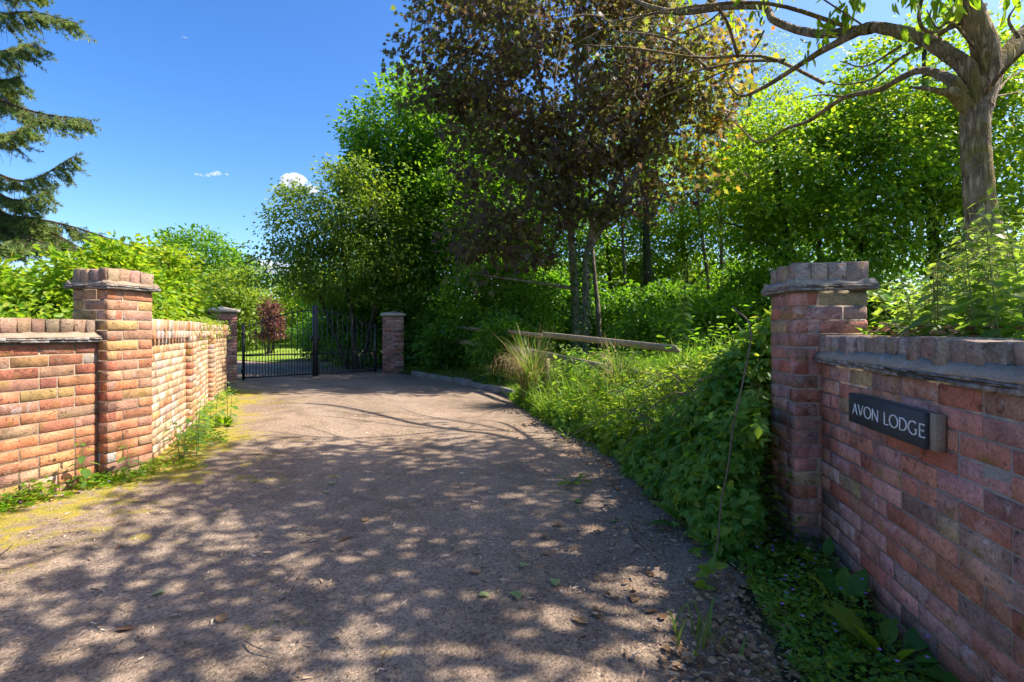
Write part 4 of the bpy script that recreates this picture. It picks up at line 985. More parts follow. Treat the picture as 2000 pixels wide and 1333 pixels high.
for k in range(22):
    a = rng.uniform(R(60), R(300)); z = rng.uniform(1.2, 10.5); L = 2.4*(1-z/13)
    spruce_branch(tk(z), tk(z)+np.array([math.cos(a)*L, math.sin(a)*L, rng.uniform(-.4, .1)]), .15, .025)
S = np.array([a for a, b in TW]); E = np.array([b for a, b in TW]); nn_ = 46; n = len(S)*nn_
k = np.repeat(np.arange(len(S)), nn_); t = rng.random(n); ax = unit(E-S)[k]
pos = S[k]*(1-t)[:, None]+E[k]*t[:, None]; rd = rng.normal(size=(n, 3)); rd -= ax*(rd*ax).sum(1, keepdims=True); rd = unit(rd)
dr = ax*.75+rd; nr = np.cross(ax, rd)
T_NEED = (np.array([[-.09, 0, 0], [.09, 0, 0], [0, 1, 0]]), [np.array([[0, 1, 2]])])
lc = np.clip(t*.5+rng.random(n)*.3+.25*rng.random(len(S))[k], 0, 1)
tm.build('trunk', M['bark_spruce'], sp, smooth=True); bmb.build('branches', M['bark_spruce'], sp)
leaf_obj('needles', pos, dr, nr, rng.uniform(.042, .07, n), T_NEED, lc, LM['spruce'], sp, sb)

# ------------------------------------------------------------------ near tree on the right with overhanging limbs
rng = np.random.default_rng(14)
tb = np.array([4.12, 4.38, .85]); te = empty('overhanging_tree', tb); tag(te, 'near tree with furrowed trunk behind the right wall, limbs arching over the drive', 'tree')
lm = MB()
def limb(pts, r, n=24, sides=10, noise=.05):
    q = spline(pts, n); rr = np.interp(np.linspace(0, 1, n), np.linspace(0, 1, len(r)), r); lm.tube(q-tb, rr, sides, noise=noise, rng=rng); return q
Y0 = 4.35
def Q(u, v, Y): return P(u, v, Y0+(Y-Y0)*1.85)
trunk = limb([tb-[0, 0, .2], P(1932, 520, Y0), P(1916, 420, Y0), P(1907, 320, Y0), P(1904, 240, Y0), P(1908, 190, Y0)], [.16, .13, .112, .104, .104, .11], 30, 16, .035)
upA = limb([P(1908, 210, Y0), P(1930, 140, Y0), P(1915, 70, Y0), P(1890, 5, Y0), P(1872, -120, Y0), P(1850, -300, 4.5), P(1800, -520, 4.7)], [.112, .104, .098, .092, .08, .065, .03], 26, 12)
upB = limb([P(1925, 160, Y0), P(1960, 115, Y0), P(2010, 60, 4.4), P(2080, -20, 4.5), P(2180, -160, 4.7), P(2300, -360, 5)], [.08, .075, .07, .062, .05, .025], 22, 10)
mainL = limb([Q(1903, 215, Y0), Q(1890, 140, 4.35), Q(1845, 102, 4.4), Q(1800, 75, 4.5), Q(1745, 60, 4.6), Q(1695, 54, 4.75), Q(1655, 74, 4.9), Q(1600, 103, 5.1), Q(1565, 125, 5.3), Q(1490, 172, 5.6), Q(1446, 188, 5.8), Q(1424, 165, 5.9), Q(1421, 150, 5.9)],
             [.08, .07, .064, .06, .055, .05, .041, .036, .032, .026, .019, .012, .006], 46, 9)
upL = limb([Q(1705, 56, 4.7), Q(1655, 62, 5.0), Q(1595, 66, 5.2), Q(1545, 55, 5.4), Q(1508, 38, 5.5), Q(1492, 15, 5.6), Q(1420, 14, 5.8), Q(1330, 24, 6.1), Q(1270, 14, 6.3), Q(1215, -10, 6.5)], [.052, .052, .05, .047, .045, .042, .045, .045, .04, .024], 40, 8)
br2 = limb([Q(1875, 185, Y0), Q(1858, 158, 4.35), Q(1802, 138, 4.6), Q(1760, 153, 4.8), Q(1715, 177, 5.1), Q(1655, 189, 5.4), Q(1610, 216, 5.6), Q(1580, 237, 5.8), Q(1535, 252, 6.0), Q(1481, 279, 6.2), Q(1445, 249, 6.4), Q(1400, 207, 6.5)],
           [.065, .045, .034, .032, .031, .03, .028, .026, .022, .018, .012, .005], 40, 7)
knob = limb([Q(1890, 210, Y0), Q(1862, 182, 4.33), Q(1842, 180, 4.32), Q(1812, 174, 4.35), Q(1775, 171, 4.4)], [.07, .055, .03, .018, .01], 12, 8)
br4 = limb([Q(1905, 0, 4.3), Q(1850, 57, 4.4), Q(1805, 87, 4.7), Q(1754, 117, 5.0), Q(1700, 156, 5.3), Q(1640, 166, 5.5), Q(1622, 158, 5.6)], [.02, .02, .018, .015, .012, .009, .006], 24, 6)
br5 = limb([Q(1922, 184, 4.3), Q(1955, 144, 4.2), Q(2000, 100, 4.1), Q(2060, 40, 4.0)], [.022, .018, .014, .01], 12, 6)
br6 = limb([Q(1800, 0, 4.2), Q(1795, 40, 4.2), Q(1815, 63, 4.3), Q(1870, 50, 4.4), Q(1925, 10, 4.5)], [.012, .014, .015, .016, .018], 16, 6)
for pts in ([Q(1420, 14, 5.8), Q(1370, 50, 5.9), Q(1300, 70, 6.1), Q(1235, 60, 6.3), Q(1190, 75, 6.4)], [Q(1330, 24, 6.1), Q(1270, 30, 6.2), Q(1180, 58, 6.4), Q(1090, 100, 6.5), Q(1040, 95, 6.6)],
            [Q(1200, 50, 6.4), Q(1160, 30, 6.5), Q(1100, 40, 6.6), Q(1060, 90, 6.6)], [Q(1492, 60, 5.6), Q(1470, 100, 5.7), Q(1415, 140, 5.8), Q(1300, 185, 6.0), Q(1262, 205, 6.1), Q(1240, 185, 6.2), Q(1245, 150, 6.2)],
            [Q(1655, 190, 5.4), Q(1600, 186, 5.5), Q(1560, 195, 5.6)], [Q(1760, 90, 4.6), Q(1690, 130, 4.8), Q(1640, 120, 5.0)], [Q(1100, 70, 6.5), Q(1085, 150, 6.5), Q(1080, 235, 6.5)],
            [Q(1900, 90, 4.3), Q(1860, 45, 4.2), Q(1830, 55, 4.2), Q(1810, 20, 4.1)], [Q(1990, 75, 4.0), Q(1970, 40, 4.0), Q(1985, 10, 4.0)], [Q(1930, 190, 4.4), Q(1965, 185, 4.6), Q(2010, 175, 4.9)], [Q(1940, 190, 4.4), Q(1975, 150, 4.7), Q(2030, 130, 5.0)]):
    limb(pts, [.014, .011, .008, .004], 14, 5, .03)
for pts in ([(3.9, 6.2, 4.3), (3.3, 6.5, 4.8), (2.5, 6.7, 4.9), (1.7, 7.0, 5.2), (1.0, 7.1, 5.3)], [(3.5, 6.4, 4.7), (3.2, 7.0, 5.0), (2.6, 7.5, 5.1), (2.2, 8.2, 5.3)], [(3.0, 6.6, 4.85), (2.6, 6.2, 5.2), (1.9, 5.9, 5.4), (1.2, 6.1, 5.7)],
            [(2.9, 7.3, 5.05), (2.3, 7.3, 5.5), (1.6, 7.6, 5.8)], [(3.7, 5.4, 4.5), (2.9, 5.6, 4.9), (2.1, 5.8, 5.0), (1.3, 6.4, 5.2)]):
    limb([np.array(p_) for p_ in pts], [.024, .02, .015, .008], 16, 5, .03)
# crown above the frame
CB = [(2.4, 2.1, 5.0, 1.1, .8, .6, 1.3), (2.1, 3.5, 5.4, 1.3, 1.4, .8), (3.9, 4.0, 5.7, 1.4, 1.6, .9), (3.0, 5.2, 6.5, 1.6, 1.3, .8), (5.0, 4.8, 6.7, 1.6, 1.6, 1.3), (3.0, 2.6, 4.9, 1.4, 1.1, .7), (5.4, 3.0, 5.6, 1.3, 1.3, 1.0), (1.7, 4.6, 6.0, 1.2, 1.2, .6)]
C, D = in_blobs(rng, CB, 175, .5)
vis = (1.22+(C[:, 2]-1.22)*0 + 0) ; keep = (VH-(C[:, 2]-.45-CAM_H)*F_PX/C[:, 1] < 0); sh_s = C[:, 0]-.75*C[:, 2]; sh_t = C[:, 1]-.08*C[:, 2]; keep &= (sh_s > np.where(sh_t < 3.0, -3.5, -2.9)) & ((sh_s < .45) | (sh_t < 2.8) & (sh_s < 1.2)) & (sh_t < 5.2); C, D = C[keep], D[keep]
NP = np.concatenate([upA[8:], upB[6:], mainL[14:24]]); 
for k in range(len(C)):
    j = int(np.argmin(((NP-C[k])**2).sum(1)+np.clip(NP[:, 2]-C[k][2], 0, None)*3)); st = NP[j]; Lk = np.linalg.norm(C[k]-st)
    if k % 2 == 0:
        mid = (st+C[k])/2+rng.normal(0, .08*Lk, 3); pth = spline([st, mid, C[k]], 6); lm.tube(pth-tb, np.linspace(.01+.012*Lk, .005, 6), 5); NP = np.vstack([NP, pth[2:]])
    else: lm.tube(np.array([st, (st+C[k])/2, C[k]])-tb, [.012, .008, .004], 4, cap=False)
# far, partly bare limbs whose shadows rib the sunny strip of drive
for (a, b_, c_) in [((4.4, 5.2, 4.6), (5.0, 7.0, 5.6), (5.2, 9.0, 6.6)), ((4.6, 5.4, 4.8), (4.2, 7.2, 5.8), (3.4, 8.8, 6.4))]:
    pass
trunk_o = lm.build('trunk', M['bark_near'], te, smooth=True)
T_BIG = T_LANCE
pos, dr, nr, sz, lc = leaves_around(rng, C, D, 52, .34, .165, T_BIG, droop=.8, flat=.5, sq=.55)
# hanging leaf bunches that show under the upper edge of the frame
HB = [(1484, 30, 5.6, 14), (1433, 55, 5.8, 9), (1622, 60, 4.95, 20), (1648, 36, 4.9, 16), (1668, 8, 4.8, 16), (1577, 108, 5.2, 9), (1778, 12, 4.2, 14), (1850, 22, 4.2, 14), (1787, 72, 4.4, 8), (1880, 15, 4.2, 9), (1300, 60, 6.1, 7), (1325, 12, 6.0, 8), (1520, 0, 5.4, 10), (1990, 20, 4.2, 10)]
for (u, v, Yb, n) in HB:
    c0 = Q(u, v-16, Yb); p2 = c0+rng.normal(0, .07, (n, 3)); d2 = rng.normal(0, .35, (n, 3)); d2[:, 2] -= 1.0; n2 = rng.normal(size=(n, 3))
    pos = np.vstack([pos, p2]); dr = np.vstack([dr, d2]); nr = np.vstack([nr, n2]); sz = np.append(sz, rng.uniform(.10, .17, n)); lc = np.append(lc, rng.uniform(.2, 1, n))
leaf_obj('crown', pos, dr, nr, sz, T_BIG, lc, LM['bright'], te, tb)

# ------------------------------------------------------------------ brambles on the bank
def surf(x, y):
    d = np.clip(x-XR(y), 0, None); return smax(y)*(1-np.exp(-d/np.interp(y, [3.3, 4.4, 6], [.34, .5, .8])))
rng = np.random.default_rng(31)
def scatter_bank(n, y0, y1, d0, d1, dmode=1.0):
    y = rng.uniform(y0, y1, n); d = d0+(d1-d0)*rng.random(n)**dmode; return XR(y)+d, y, d
bt = empty('bramble_thicket', (1.9, 4.2, 0)); tag(bt, 'dense bramble thicket heaped beside the right pillar', 'bramble')
def bramble(n, y0, y1, d1, seed, par, org, sz0=.058, mat='bramble'):
    nb = n//95; x, y, d = scatter_bank(nb, y0, y1, .04, d1, 1.7)
    z = np.maximum(surf(x, y)*(.86+.3*vnoise(x*1.7, y*1.7, seed))-.08, terr(x, y)+.03)
    rb = rng.uniform(.10, .24, nb)
    ok = ~((x > 1.50) & (y < 3.25)); x, y, z, rb = x[ok], y[ok], z[ok], rb[ok]; nb = len(x)
    k = np.repeat(np.arange(nb), 95); n = len(k)
    dv = unit(rng.normal(size=(n, 3))+np.array([-.45, -.25, .55])); rr = rb[k]*rng.uniform(.45, 1.15, n)
    p = np.stack([x, y, z], 1)[k]+dv*rr[:, None]*np.array([1.1, 1.1, .9])
    p[:, 2] = np.maximum(p[:, 2], .03)
    bad = (p[:, 0]/p[:, 1] > .502) & (p[:, 1] < 3.16); p, dv, k = p[~bad], dv[~bad], k[~bad]; n = len(p)
    tone = rng.random(nb)
    pos = []; drs = []; nrs = []; szs = []; lcs = []
    nr0 = unit(dv*.45+np.array([-.12, -.10, .85])+rng.normal(0, .35, (n, 3)))
    a0 = unit(np.cross(nr0, rng.normal(size=(n, 3)))); lc = np.clip(.55*tone[k]+.45*rng.random(n), 0, 1); sz1 = sz0*rng.uniform(.65, 1.45, n)
    for ang, s in ((0, 1.1), (78, .9), (-78, .9)):      # three leaflets
        c, s_ = math.cos(R(ang)), math.sin(R(ang)); dd = a0*c+np.cross(nr0, a0)*s_
        pos.append(p); drs.append(dd+np.array([0, 0, -.25])); nrs.append(nr0+rng.normal(0, .18, (n, 3))); szs.append(sz1*s*rng.uniform(.85, 1.15, n)); lcs.append(np.clip(lc+rng.normal(0, .10, n), 0, 1))
    return leaf_obj('foliage', np.vstack(pos), np.vstack(drs), np.vstack(nrs), np.concatenate(szs)*1.08, T_OVATE, np.concatenate(lcs), LM[mat], par, org)
org = np.array([1.9, 4.2, 0])
bramble(21000, 2.66, 4.3, 1.7, 40, bt, org, .047)
cm = MB()
for k in range(46):
    y = rng.uniform(3.1, 5.2); x = XR(y)+rng.uniform(.1, 1.1); z = float(surf(x, y)); a = rng.uniform(0, 6.28); L = rng.uniform(.5, 1.1)
    p0 = np.array([x, y, z*.6]); p2 = p0+np.array([math.cos(a)*L*.8, math.sin(a)*L*.6, rng.uniform(.0, .35)])
    if p2[1] < 3.15 and p2[0] > 1.4: continue
    cm.tube(spline([p0, (p0+p2)/2+[0, 0, .25], p2], 8)-org, np.linspace(.006, .003, 8), 4, cap=False)
cm.build('canes', M['stem_brown'], bt)
bt2 = empty('bramble_thicket', (1.4, 6.3, 0)); tag(bt2, 'lower sunlit bramble patch between the rail fence and the drive edge', 'bramble')
bramble(12500, 4.0, 8.4, 1.8, 44, bt2, np.array([1.4, 6.3, 0]), .042, 'bright')

# long dead-brown cane hanging in front of the thicket down to the drive
hc = empty('bramble_cane', (.78, 2.1, 0)); tag(hc, 'single long bramble cane hanging in front of the thicket and trailing onto the drive', 'bramble')
ho = np.array([.78, 2.1, 0])
cp_ = spline([P(1430, 600, 2.95), P(1466, 640, 2.80), P(1452, 740, 2.72), P(1432, 830, 2.66), P(1424, 900, 2.62), P(1408, 985, 2.56), P(1402, 1060, 2.48), P(1380, 1135, 2.36), P(1352, 1195, 2.22), P(1318, 1222, 2.10)], 40)
c1 = MB(); c1.tube(cp_[:28]-ho, np.linspace(.0056, .0042, 28), 6); c1.build('old_cane', M['stem_brown'], hc)
c1 = MB(); c1.tube(cp_[27:]-ho, np.linspace(.0042, .0025, 13), 6); c1.build('green_tip', M['stem_green'], hc)
ps, ds, ns, ss = [], [], [], []
for t, m_ in ((.33, 3), (.52, 4), (.66, 3), (.745, 5), (.80, 3), (.86, 3), (.90, 3), (.94, 3), (.97, 3), (.99, 3)):
    p = cp_[int(t*39)]
    for q in range(m_):
        a = rng.uniform(0, 6.28); ps.append(p+rng.normal(0, .008, 3)); ds.append([math.cos(a), math.sin(a)*.6-.3, rng.uniform(-.3, .5)]); ns.append([rng.normal(0, .4), -.6, .8]); ss.append(rng.uniform(.05, .085)*(1 if t < .9 else .7))
leaf_obj('leaves', np.array(ps), np.array(ds), np.array(ns), np.array(ss), T_SERR, rng.uniform(.45, 1, len(ps)), LM['bright'], hc, ho)

# ------------------------------------------------------------------ nettles and other upright weeds
def nettle_meshes(h, seed, lf=.085, seeds=True, tmpl=T_SERR, nodes=None):
    r = np.random.default_rng(seed); st = MB(); bend = r.normal(0, .10, 2)*h
    z = np.linspace(0, h, 10); ctr = np.stack([bend[0]*(z/h)**2, bend[1]*(z/h)**2, z], 1); st.tube(ctr, np.linspace(.0040, .0016, 10), 5)
    P_, D_, N_, S_, L_ = [], [], [], [], []; SP, SD, SN, SS = [], [], [], []
    nodes = nodes or int(h/.055); a = r.uniform(0, 6.28)
    for k in range(nodes):
        t = .18+.82*k/(nodes-1); p = np.array([np.interp(t*h, z, ctr[:, j]) for j in range(3)]); a += math.pi/2
        for s in (0, math.pi):
            aa = a+s+r.normal(0, .2); pet = np.array([math.cos(aa), math.sin(aa), .35])
            s_ = lf*(1.15-.75*max(0, (t-.45)/.55))*r.uniform(.8, 1.15)*(1 if t > .3 else .7)
            P_.append(p+pet*.022); D_.append([math.cos(aa), math.sin(aa), -.28+r.normal(0, .15)]); N_.append([math.cos(aa)*.3, math.sin(aa)*.3, 1]); S_.append(s_); L_.append(np.clip(.25+.6*t+r.normal(0, .15), 0, 1))
            if seeds and .45 < t < .96:
                for q in range(9):
                    f = r.random(); b2 = aa+r.normal(0, .35); SP.append(p+np.array([math.cos(b2)*.05*f, math.sin(b2)*.05*f, -.005-.03*f*f])); SD.append(r.normal(size=3)); SN.append(r.normal(size=3)); SS.append(r.uniform(.008, .016))
    lv = leaf_arrays(np.array(P_), np.array(D_), np.array(N_), np.array(S_), tmpl, np.array(L_))
    me_l = mesh_np('leaves', lv[0], lv[1], LM['nettle'], lv[2]); me_s = st.mesh('stem', M['stem_green'])
    me_f = None
    if SP:
        fv = leaf_arrays(np.array(SP), np.array(SD), np.array(SN), np.array(SS), T_KITE, r.random(len(SP))); me_f = mesh_np('seed_tassels', fv[0], fv[1], LM['seed'], fv[2])
    return me_s, me_l, me_f
NV = [nettle_meshes(.62+.10*k, 300+k, .118) for k in range(7)]
NS = [nettle_meshes(.32+.07*k, 320+k, .088, False, nodes=8) for k in range(3)]
def plant(name, label, meshes, loc, rz, group=None, cat='nettle', sc=1.0, tilt=(0, 0)):
    e = empty(name, loc, rz); e.scale = (sc, sc, sc); e.rotation_euler = (tilt[0], tilt[1], rz); tag(e, label, cat, group)
    for nm, me in zip(('stem', 'leaves', 'seed_tassels'), meshes):
        if me is not None:
            o = obj(nm, me, e)
            if nm == 'seed_tassels': o['kind'] = 'stuff'
    return e
rng = np.random.default_rng(51); placed = 0
for k in range(320):
    y = rng.uniform(1.3, 4.3); x = float(W3X(y))+.20+rng.random()**1.2*1.9
    if y > 2.5 and x < 2.15: continue
    u = 1000+x/y*F_PX
    if u < 1640 or u > 2120: continue
    h = .45+.35*sstep(1650, 1980, u)*rng.uniform(.7, 1.2)+.15*rng.random()+.12*(x-W3X(y)-.2)
    kk = int(np.clip((h-.55)/.1, 0, 6))
    lab = 'stinging nettle on the bank just behind the shaded right pillar' if u < 1760 else ('stinging nettle on the bank above the name sign, left of the furrowed trunk' if u < 1880 else 'stinging nettle on the bank in front of the furrowed trunk at the right edge')
    plant('nettle', lab, NV[kk], (x, y, float(terr(x, y))-.02), rng.uniform(0, 6.28), 'nettles behind the right wall', sc=float(h/(.62+.10*kk))*.84, tilt=(rng.normal(0, .10), rng.normal(0, .10)))
    placed += 1
    if placed > 139: break
plant('nettle', 'tall lone nettle spike standing above the brambles left of the right pillar', nettle_meshes(.95, 400, .10), (1.58, 4.6, .92), .4, tilt=(0, -.04))
plant('nettle', 'young nettle against the near face of the left wall beside the pillar', NS[1], (-3.02, 3.52, .08), 1.0, 'young nettles at the left wall foot')
plant('nettle', 'young nettle at the foot of the left brick pillar', NS[0], (-2.86, 3.72, .07), 2.0, 'young nettles at the left wall foot')
plant('nettle', 'taller nettle just past the left brick pillar, before the sunlit far wall', NS[2], (-2.82, 4.28, .07), .3, 'young nettles at the left wall foot', sc=1.1)
rng = np.random.default_rng(57)
for k in range(13):
    yk = 4.35+.15*k
    plant('nettle', 'leafy weed in the sunny clump along the sunlit far wall between pillar and piers', NS[k % 3], (float(XL(yk))+.20+abs(rng.normal(0, .12)), yk, .06), rng.uniform(0, 6), 'weeds at the wall piers', sc=rng.uniform(.8, 1.35), cat='weed')
rng = np.random.default_rng(59)
for k in range(46):
    y = rng.uniform(3.6, 8.6) if k < 32 else rng.uniform(6.2, 8.8); x = float(XR(y))+rng.uniform(.02, .75) if k < 32 else float(np.interp(y, [6, 9.05], [2.05, .62]))-rng.uniform(.15, .5)
    plant('weed', 'upright leafy weed standing in the sunny verge along the right edge of the drive', NS[k % 3], (x, y, float(terr(x, y))), rng.uniform(0, 6), 'upright weeds of the right verge', sc=rng.uniform(.8, 1.5) if k < 32 else rng.uniform(1.5, 2.1), cat='weed', tilt=(rng.normal(0, .12), rng.normal(0, .12)))
plant('nettle', 'weed in the shade at the foot of the left gate pillar', NS[2], (-5.15, 9.3, .02), 1.2, cat='weed', sc=1.3)

# dock plants
def dock(name, label, loc, n, size, seed, group=None, mat='bramble', up=.6):
    r = np.random.default_rng(seed); e = empty(name, loc); tag(e, label, 'dock', group)
    a = r.uniform(0, 6.28, n); el = r.uniform(.15, 1.0, n)*up
    d = np.stack([np.cos(a)*np.cos(el), np.sin(a)*np.cos(el), np.sin(el)], 1); pos = np.stack([np.cos(a)*.03, np.sin(a)*.03, np.full(n, .02)], 1)+d*.05
    V = []; 
    t = np.linspace(0, 1, 7); wd = np.array([.02, .15, .21, .22, .19, .11, .0]); TV = []; 
    for q, w in zip(t, wd): TV += [[-w, q, .10*w-.34*q*q+.10*q], [0, q, -.34*q*q+.10*q-.02], [w, q, .10*w-.34*q*q+.10*q]]
    F = [[3*i+j, 3*i+j+1, 3*i+4+j, 3*i+3+j] for i in range(6) for j in range(2)]
    leaf_obj('leaves', pos, d, np.stack([-np.cos(a)*np.sin(el), -np.sin(a)*np.sin(el), np.cos(el)], 1), size*r.uniform(.6, 1.15, n), (np.array(TV), [np.array(F)]), r.random(n), LM[mat], e)
    mb = MB()
    for i in range(n): mb.tube(np.array([[0, 0, 0], pos[i]]), [.005, .004], 4, cap=False)
    mb.build('stalks', M['stem_green'], e)
    return e
dock('dock_plant', 'large dark dock leaves against the right wall foot at the bottom edge', (1.36, 1.80, .0), 13, .19, 1, up=1.1)
dock('dock_plant', 'smaller dock with one upright leaf beside the right pillar foot', (1.56, 2.52, .0), 6, .15, 2, up=1.3)
dock('dock_plant', 'dock half hidden among purple flowers midway along the right wall foot', (1.42, 2.12, .0), 10, .15, 3, up=1.1)
dock('dock_plant', 'sunlit broad-leaved dock growing beside the wall piers', (-3.45, 5.95, .05), 24, .125, 4, mat='bright', up=1.45)
dock('dock_plant', 'hogweed-like plant with lobed leaves at the drive edge below the thicket', (1.08, 3.05, .0), 9, .20, 5, up=.8)

# ------------------------------------------------------------------ low ground cover (uncountable)
def cover(name, label, pts, hmax, size, tmpl, mat, seed, flat=.6, cat='ground cover'):
    r = np.random.default_rng(seed); n = len(pts); x, y = pts[:, 0], pts[:, 1]
    z = terr(x, y)+.012+r.random(n)**1.4*hmax*(.3+1.0*vnoise(x*5, y*5, seed))*(1-.7*sstep(6.6, 8.0, y)*(name == 'verge_weeds')); pos = np.stack([x, y, z], 1)
    a = r.uniform(0, 6.28, n); d = np.stack([np.cos(a), np.sin(a), r.uniform(-.3, .5, n)], 1); nr = r.normal(0, 1-flat, (n, 3)); nr[:, 2] += flat
    return tag(leaf_obj(name, pos, d, nr, size*r.uniform(.6, 1.4, n), tmpl, np.clip(.25+.5*vnoise(x*3, y*3, seed+2)+r.normal(0, .18, n), 0, 1), LM[mat]), label, cat, kind='stuff')
rng = np.random.default_rng(61)
def strip_right(n, y0, y1, w0, w1):
    y = rng.uniform(y0, y1, n); f = rng.random(n)**.7; edge = np.where(y < 2.73, W3X(y)-.02, 1.56); w = w0+(w1-w0)*vnoise(y*3, y*0, 8)
    x = edge-f*w; return np.stack([x, y], 1)
cover('herb_robert', 'low herb robert and ground ivy along the right wall foot', strip_right(5200, 1.2, 3.0, .18, .52), .13, .026, T_KITE, 'bramble', 70)
def strip_left(n, y0, y1, w, off=.02):
    y = rng.uniform(y0, y1, n); x = XL(y)+off+rng.random(n)**1.6*w*(.2+1.3*vnoise(y*3.1, y*0, 12)); ok = vnoise(y*2.3, y*0+3, 23) > .38; return np.stack([x, y], 1)[ok]
cover('wall_foot_weeds', 'low weeds along the foot of the left wall', np.vstack([strip_left(1500, 2.4, 3.8, .22), strip_left(1900, 3.7, 6.4, .36, .08), strip_left(700, 6.4, 9.5, .22)]), .11, .034, T_KITE, 'bright', 71)
y = rng.uniform(2.7, 9.6, 15000); d = rng.random(15000)**1.1*.85-.06; pts = np.stack([XR(y)+d*(.55+.9*vnoise(y*2.2, y*0, 5)), y], 1)
ym = rng.uniform(3.0, 8.6, 7500); dm = rng.random(7500)*1.7+.02; xm = XR(ym)+dm; okm = ~((xm/ym > .50) & (ym < 3.2)); xm, ym = xm[okm], ym[okm]; nm_ = len(xm)
am = rng.uniform(0, 6.28, nm_); zm = np.maximum(surf(xm, ym)*(.85+.3*vnoise(xm*1.7, ym*1.7, 40))+rng.uniform(-.10, .20, nm_), terr(xm, ym)+.03)
tag(leaf_obj('bank_mixed_weeds', np.stack([xm, ym, zm], 1), np.stack([np.cos(am), np.sin(am), rng.uniform(-.5, .6, nm_)], 1), np.tile([0, 0, 1.], (nm_, 1))+rng.normal(0, .5, (nm_, 3)), rng.uniform(.035, .11, nm_), T_LANCE, np.clip(rng.beta(1.5, 1.2, nm_), 0, 1), LM['pale']), 'mixed pale weeds growing up through the brambles of the right bank', 'weeds', kind='stuff')
cover('verge_weeds', 'low bright weeds spilling over the right edge of the drive', pts, .40, .042, T_LANCE, 'bright', 72)
# small purple flowers
pf = strip_right(46, 1.4, 2.9, .25, .5); zf = terr(pf[:, 0], pf[:, 1])+rng.uniform(.07, .16, 46)
PFp = np.repeat(np.c_[pf, zf], 5, 0); aa = np.tile(np.arange(5)*2*np.pi/5, 46); D5 = np.stack([np.cos(aa), np.sin(aa), np.full(230, .25)], 1)
pl = np.stack([XL(np.linspace(2.6, 3.6, 18))+rng.uniform(.05, .5, 18), np.linspace(2.6, 3.6, 18)], 1); PLp = np.repeat(np.c_[pl, terr(pl[:, 0], pl[:, 1])+rng.uniform(.03, .1, 18)], 5, 0); ab = np.tile(np.arange(5)*2*np.pi/5, 18)
DD = np.vstack([D5, np.stack([np.cos(ab), np.sin(ab), np.full(90, .25)], 1)])
tag(leaf_obj('herb_robert_flowers', np.vstack([PFp, PLp]), DD, np.tile([0, -.5, 1.0], (len(DD), 1)), np.full(len(DD), .0085), T_BROAD, rng.random(len(DD)), LM['flower']), 'tiny purple flowers scattered through the wall foot weeds', 'flowers', kind='stuff')

# grass blades
T_BLADE = (np.array([[-.03, 0, 0], [.03, 0, 0], [.022, .5, .04], [-.022, .5, .04], [0, 1, .22]]), [np.array([[0, 1, 2, 3]]), np.array([[3, 2, 4]])])
def grass(name, label, pts, h, seed, mat='grass', spread=.45, wide=1.0):
    r = np.random.default_rng(seed); n = len(pts); pos = np.c_[pts, terr(pts[:, 0], pts[:, 1])]
    d = r.normal(0, spread, (n, 3)); d[:, 2] = 1; nr = r.normal(size=(n, 3)); nr[:, 2] = -.2
    V, Fs = T_BLADE; V = V*np.array([wide, 1, 1])
    return tag(leaf_obj(name, pos, d, nr, h*r.uniform(.5, 1.3, n), (V, Fs), r.random(n), LM[mat]), label, 'grass', kind='stuff')
y = rng.uniform(9.2, 15.5, 9000); grass('verge_grass', 'short grass on the verge behind the worn kerb', np.stack([XR(y)+.1+rng.random(9000)**1.1*1.5, y], 1), .10, 80)
y = rng.uniform(3.4, 8.4, 2600); grass('bank_grass', 'long grass blades mixed through the weeds of the right bank', np.stack([XR(y)+.05+rng.random(2600)*1.3, y], 1), .5, 87, spread=.5, wide=.45)
y = rng.uniform(6.2, 9.6, 2600); grass('edge_grass', 'short yellow-green grass at the drive edge by the sedge clump', np.stack([XR(y)-.05+rng.random(2600)*.5, y], 1), .09, 81, wide=1.3)
y = rng.uniform(6.8, 11.5, 6500); x = np.interp(y, [6, 9, 11.4], [2.1, .75, -.3])+.1+rng.random(6500)*2.6; grass('tall_grass', 'tall seeding grass and weeds behind the rail fence', np.stack([x, y], 1), .55, 82, spread=.35, wide=.5)
n = 16000; y = rng.uniform(19.5, 34, n); x = rng.uniform(-26, -9, n); ok = y > np.interp(x, [-46, -22, -14, -9], [30, 26, 22.5, 19]); grass('lawn_grass', 'mown grass of the lawn beyond the gate', np.stack([x[ok], y[ok]], 1), .10, 83, wide=2.5)
cover('thicket_floor_weeds', 'mixed green weeds covering the bank behind the rail fence', np.stack([rng.uniform(.8, 6.5, 9000), rng.uniform(5.6, 12.0, 9000)], 1), .75, .085, T_LANCE, 'green', 84)
wy = rng.uniform(11.4, 15.6, 5200); wei = np.stack([np.interp(wy, [9.05, 12.2, 14.6, 16], [.62, -.55, -2.1, -2.9])+rng.uniform(-.1, 1.9, 5200), wy], 1)
cover('wood_edge_ivy', 'dark ivy carpet at the foot of the wood edge', wei, .5, .08, T_KITE, 'deep', 85)
cover('bank_top_weeds', 'small weeds trailing over the coping of the right wall', np.stack([rng.uniform(1.75, 3.4, 3800), rng.uniform(.9, 3.6, 3800)], 1), .34, .055, T_LANCE, 'nettle', 86)

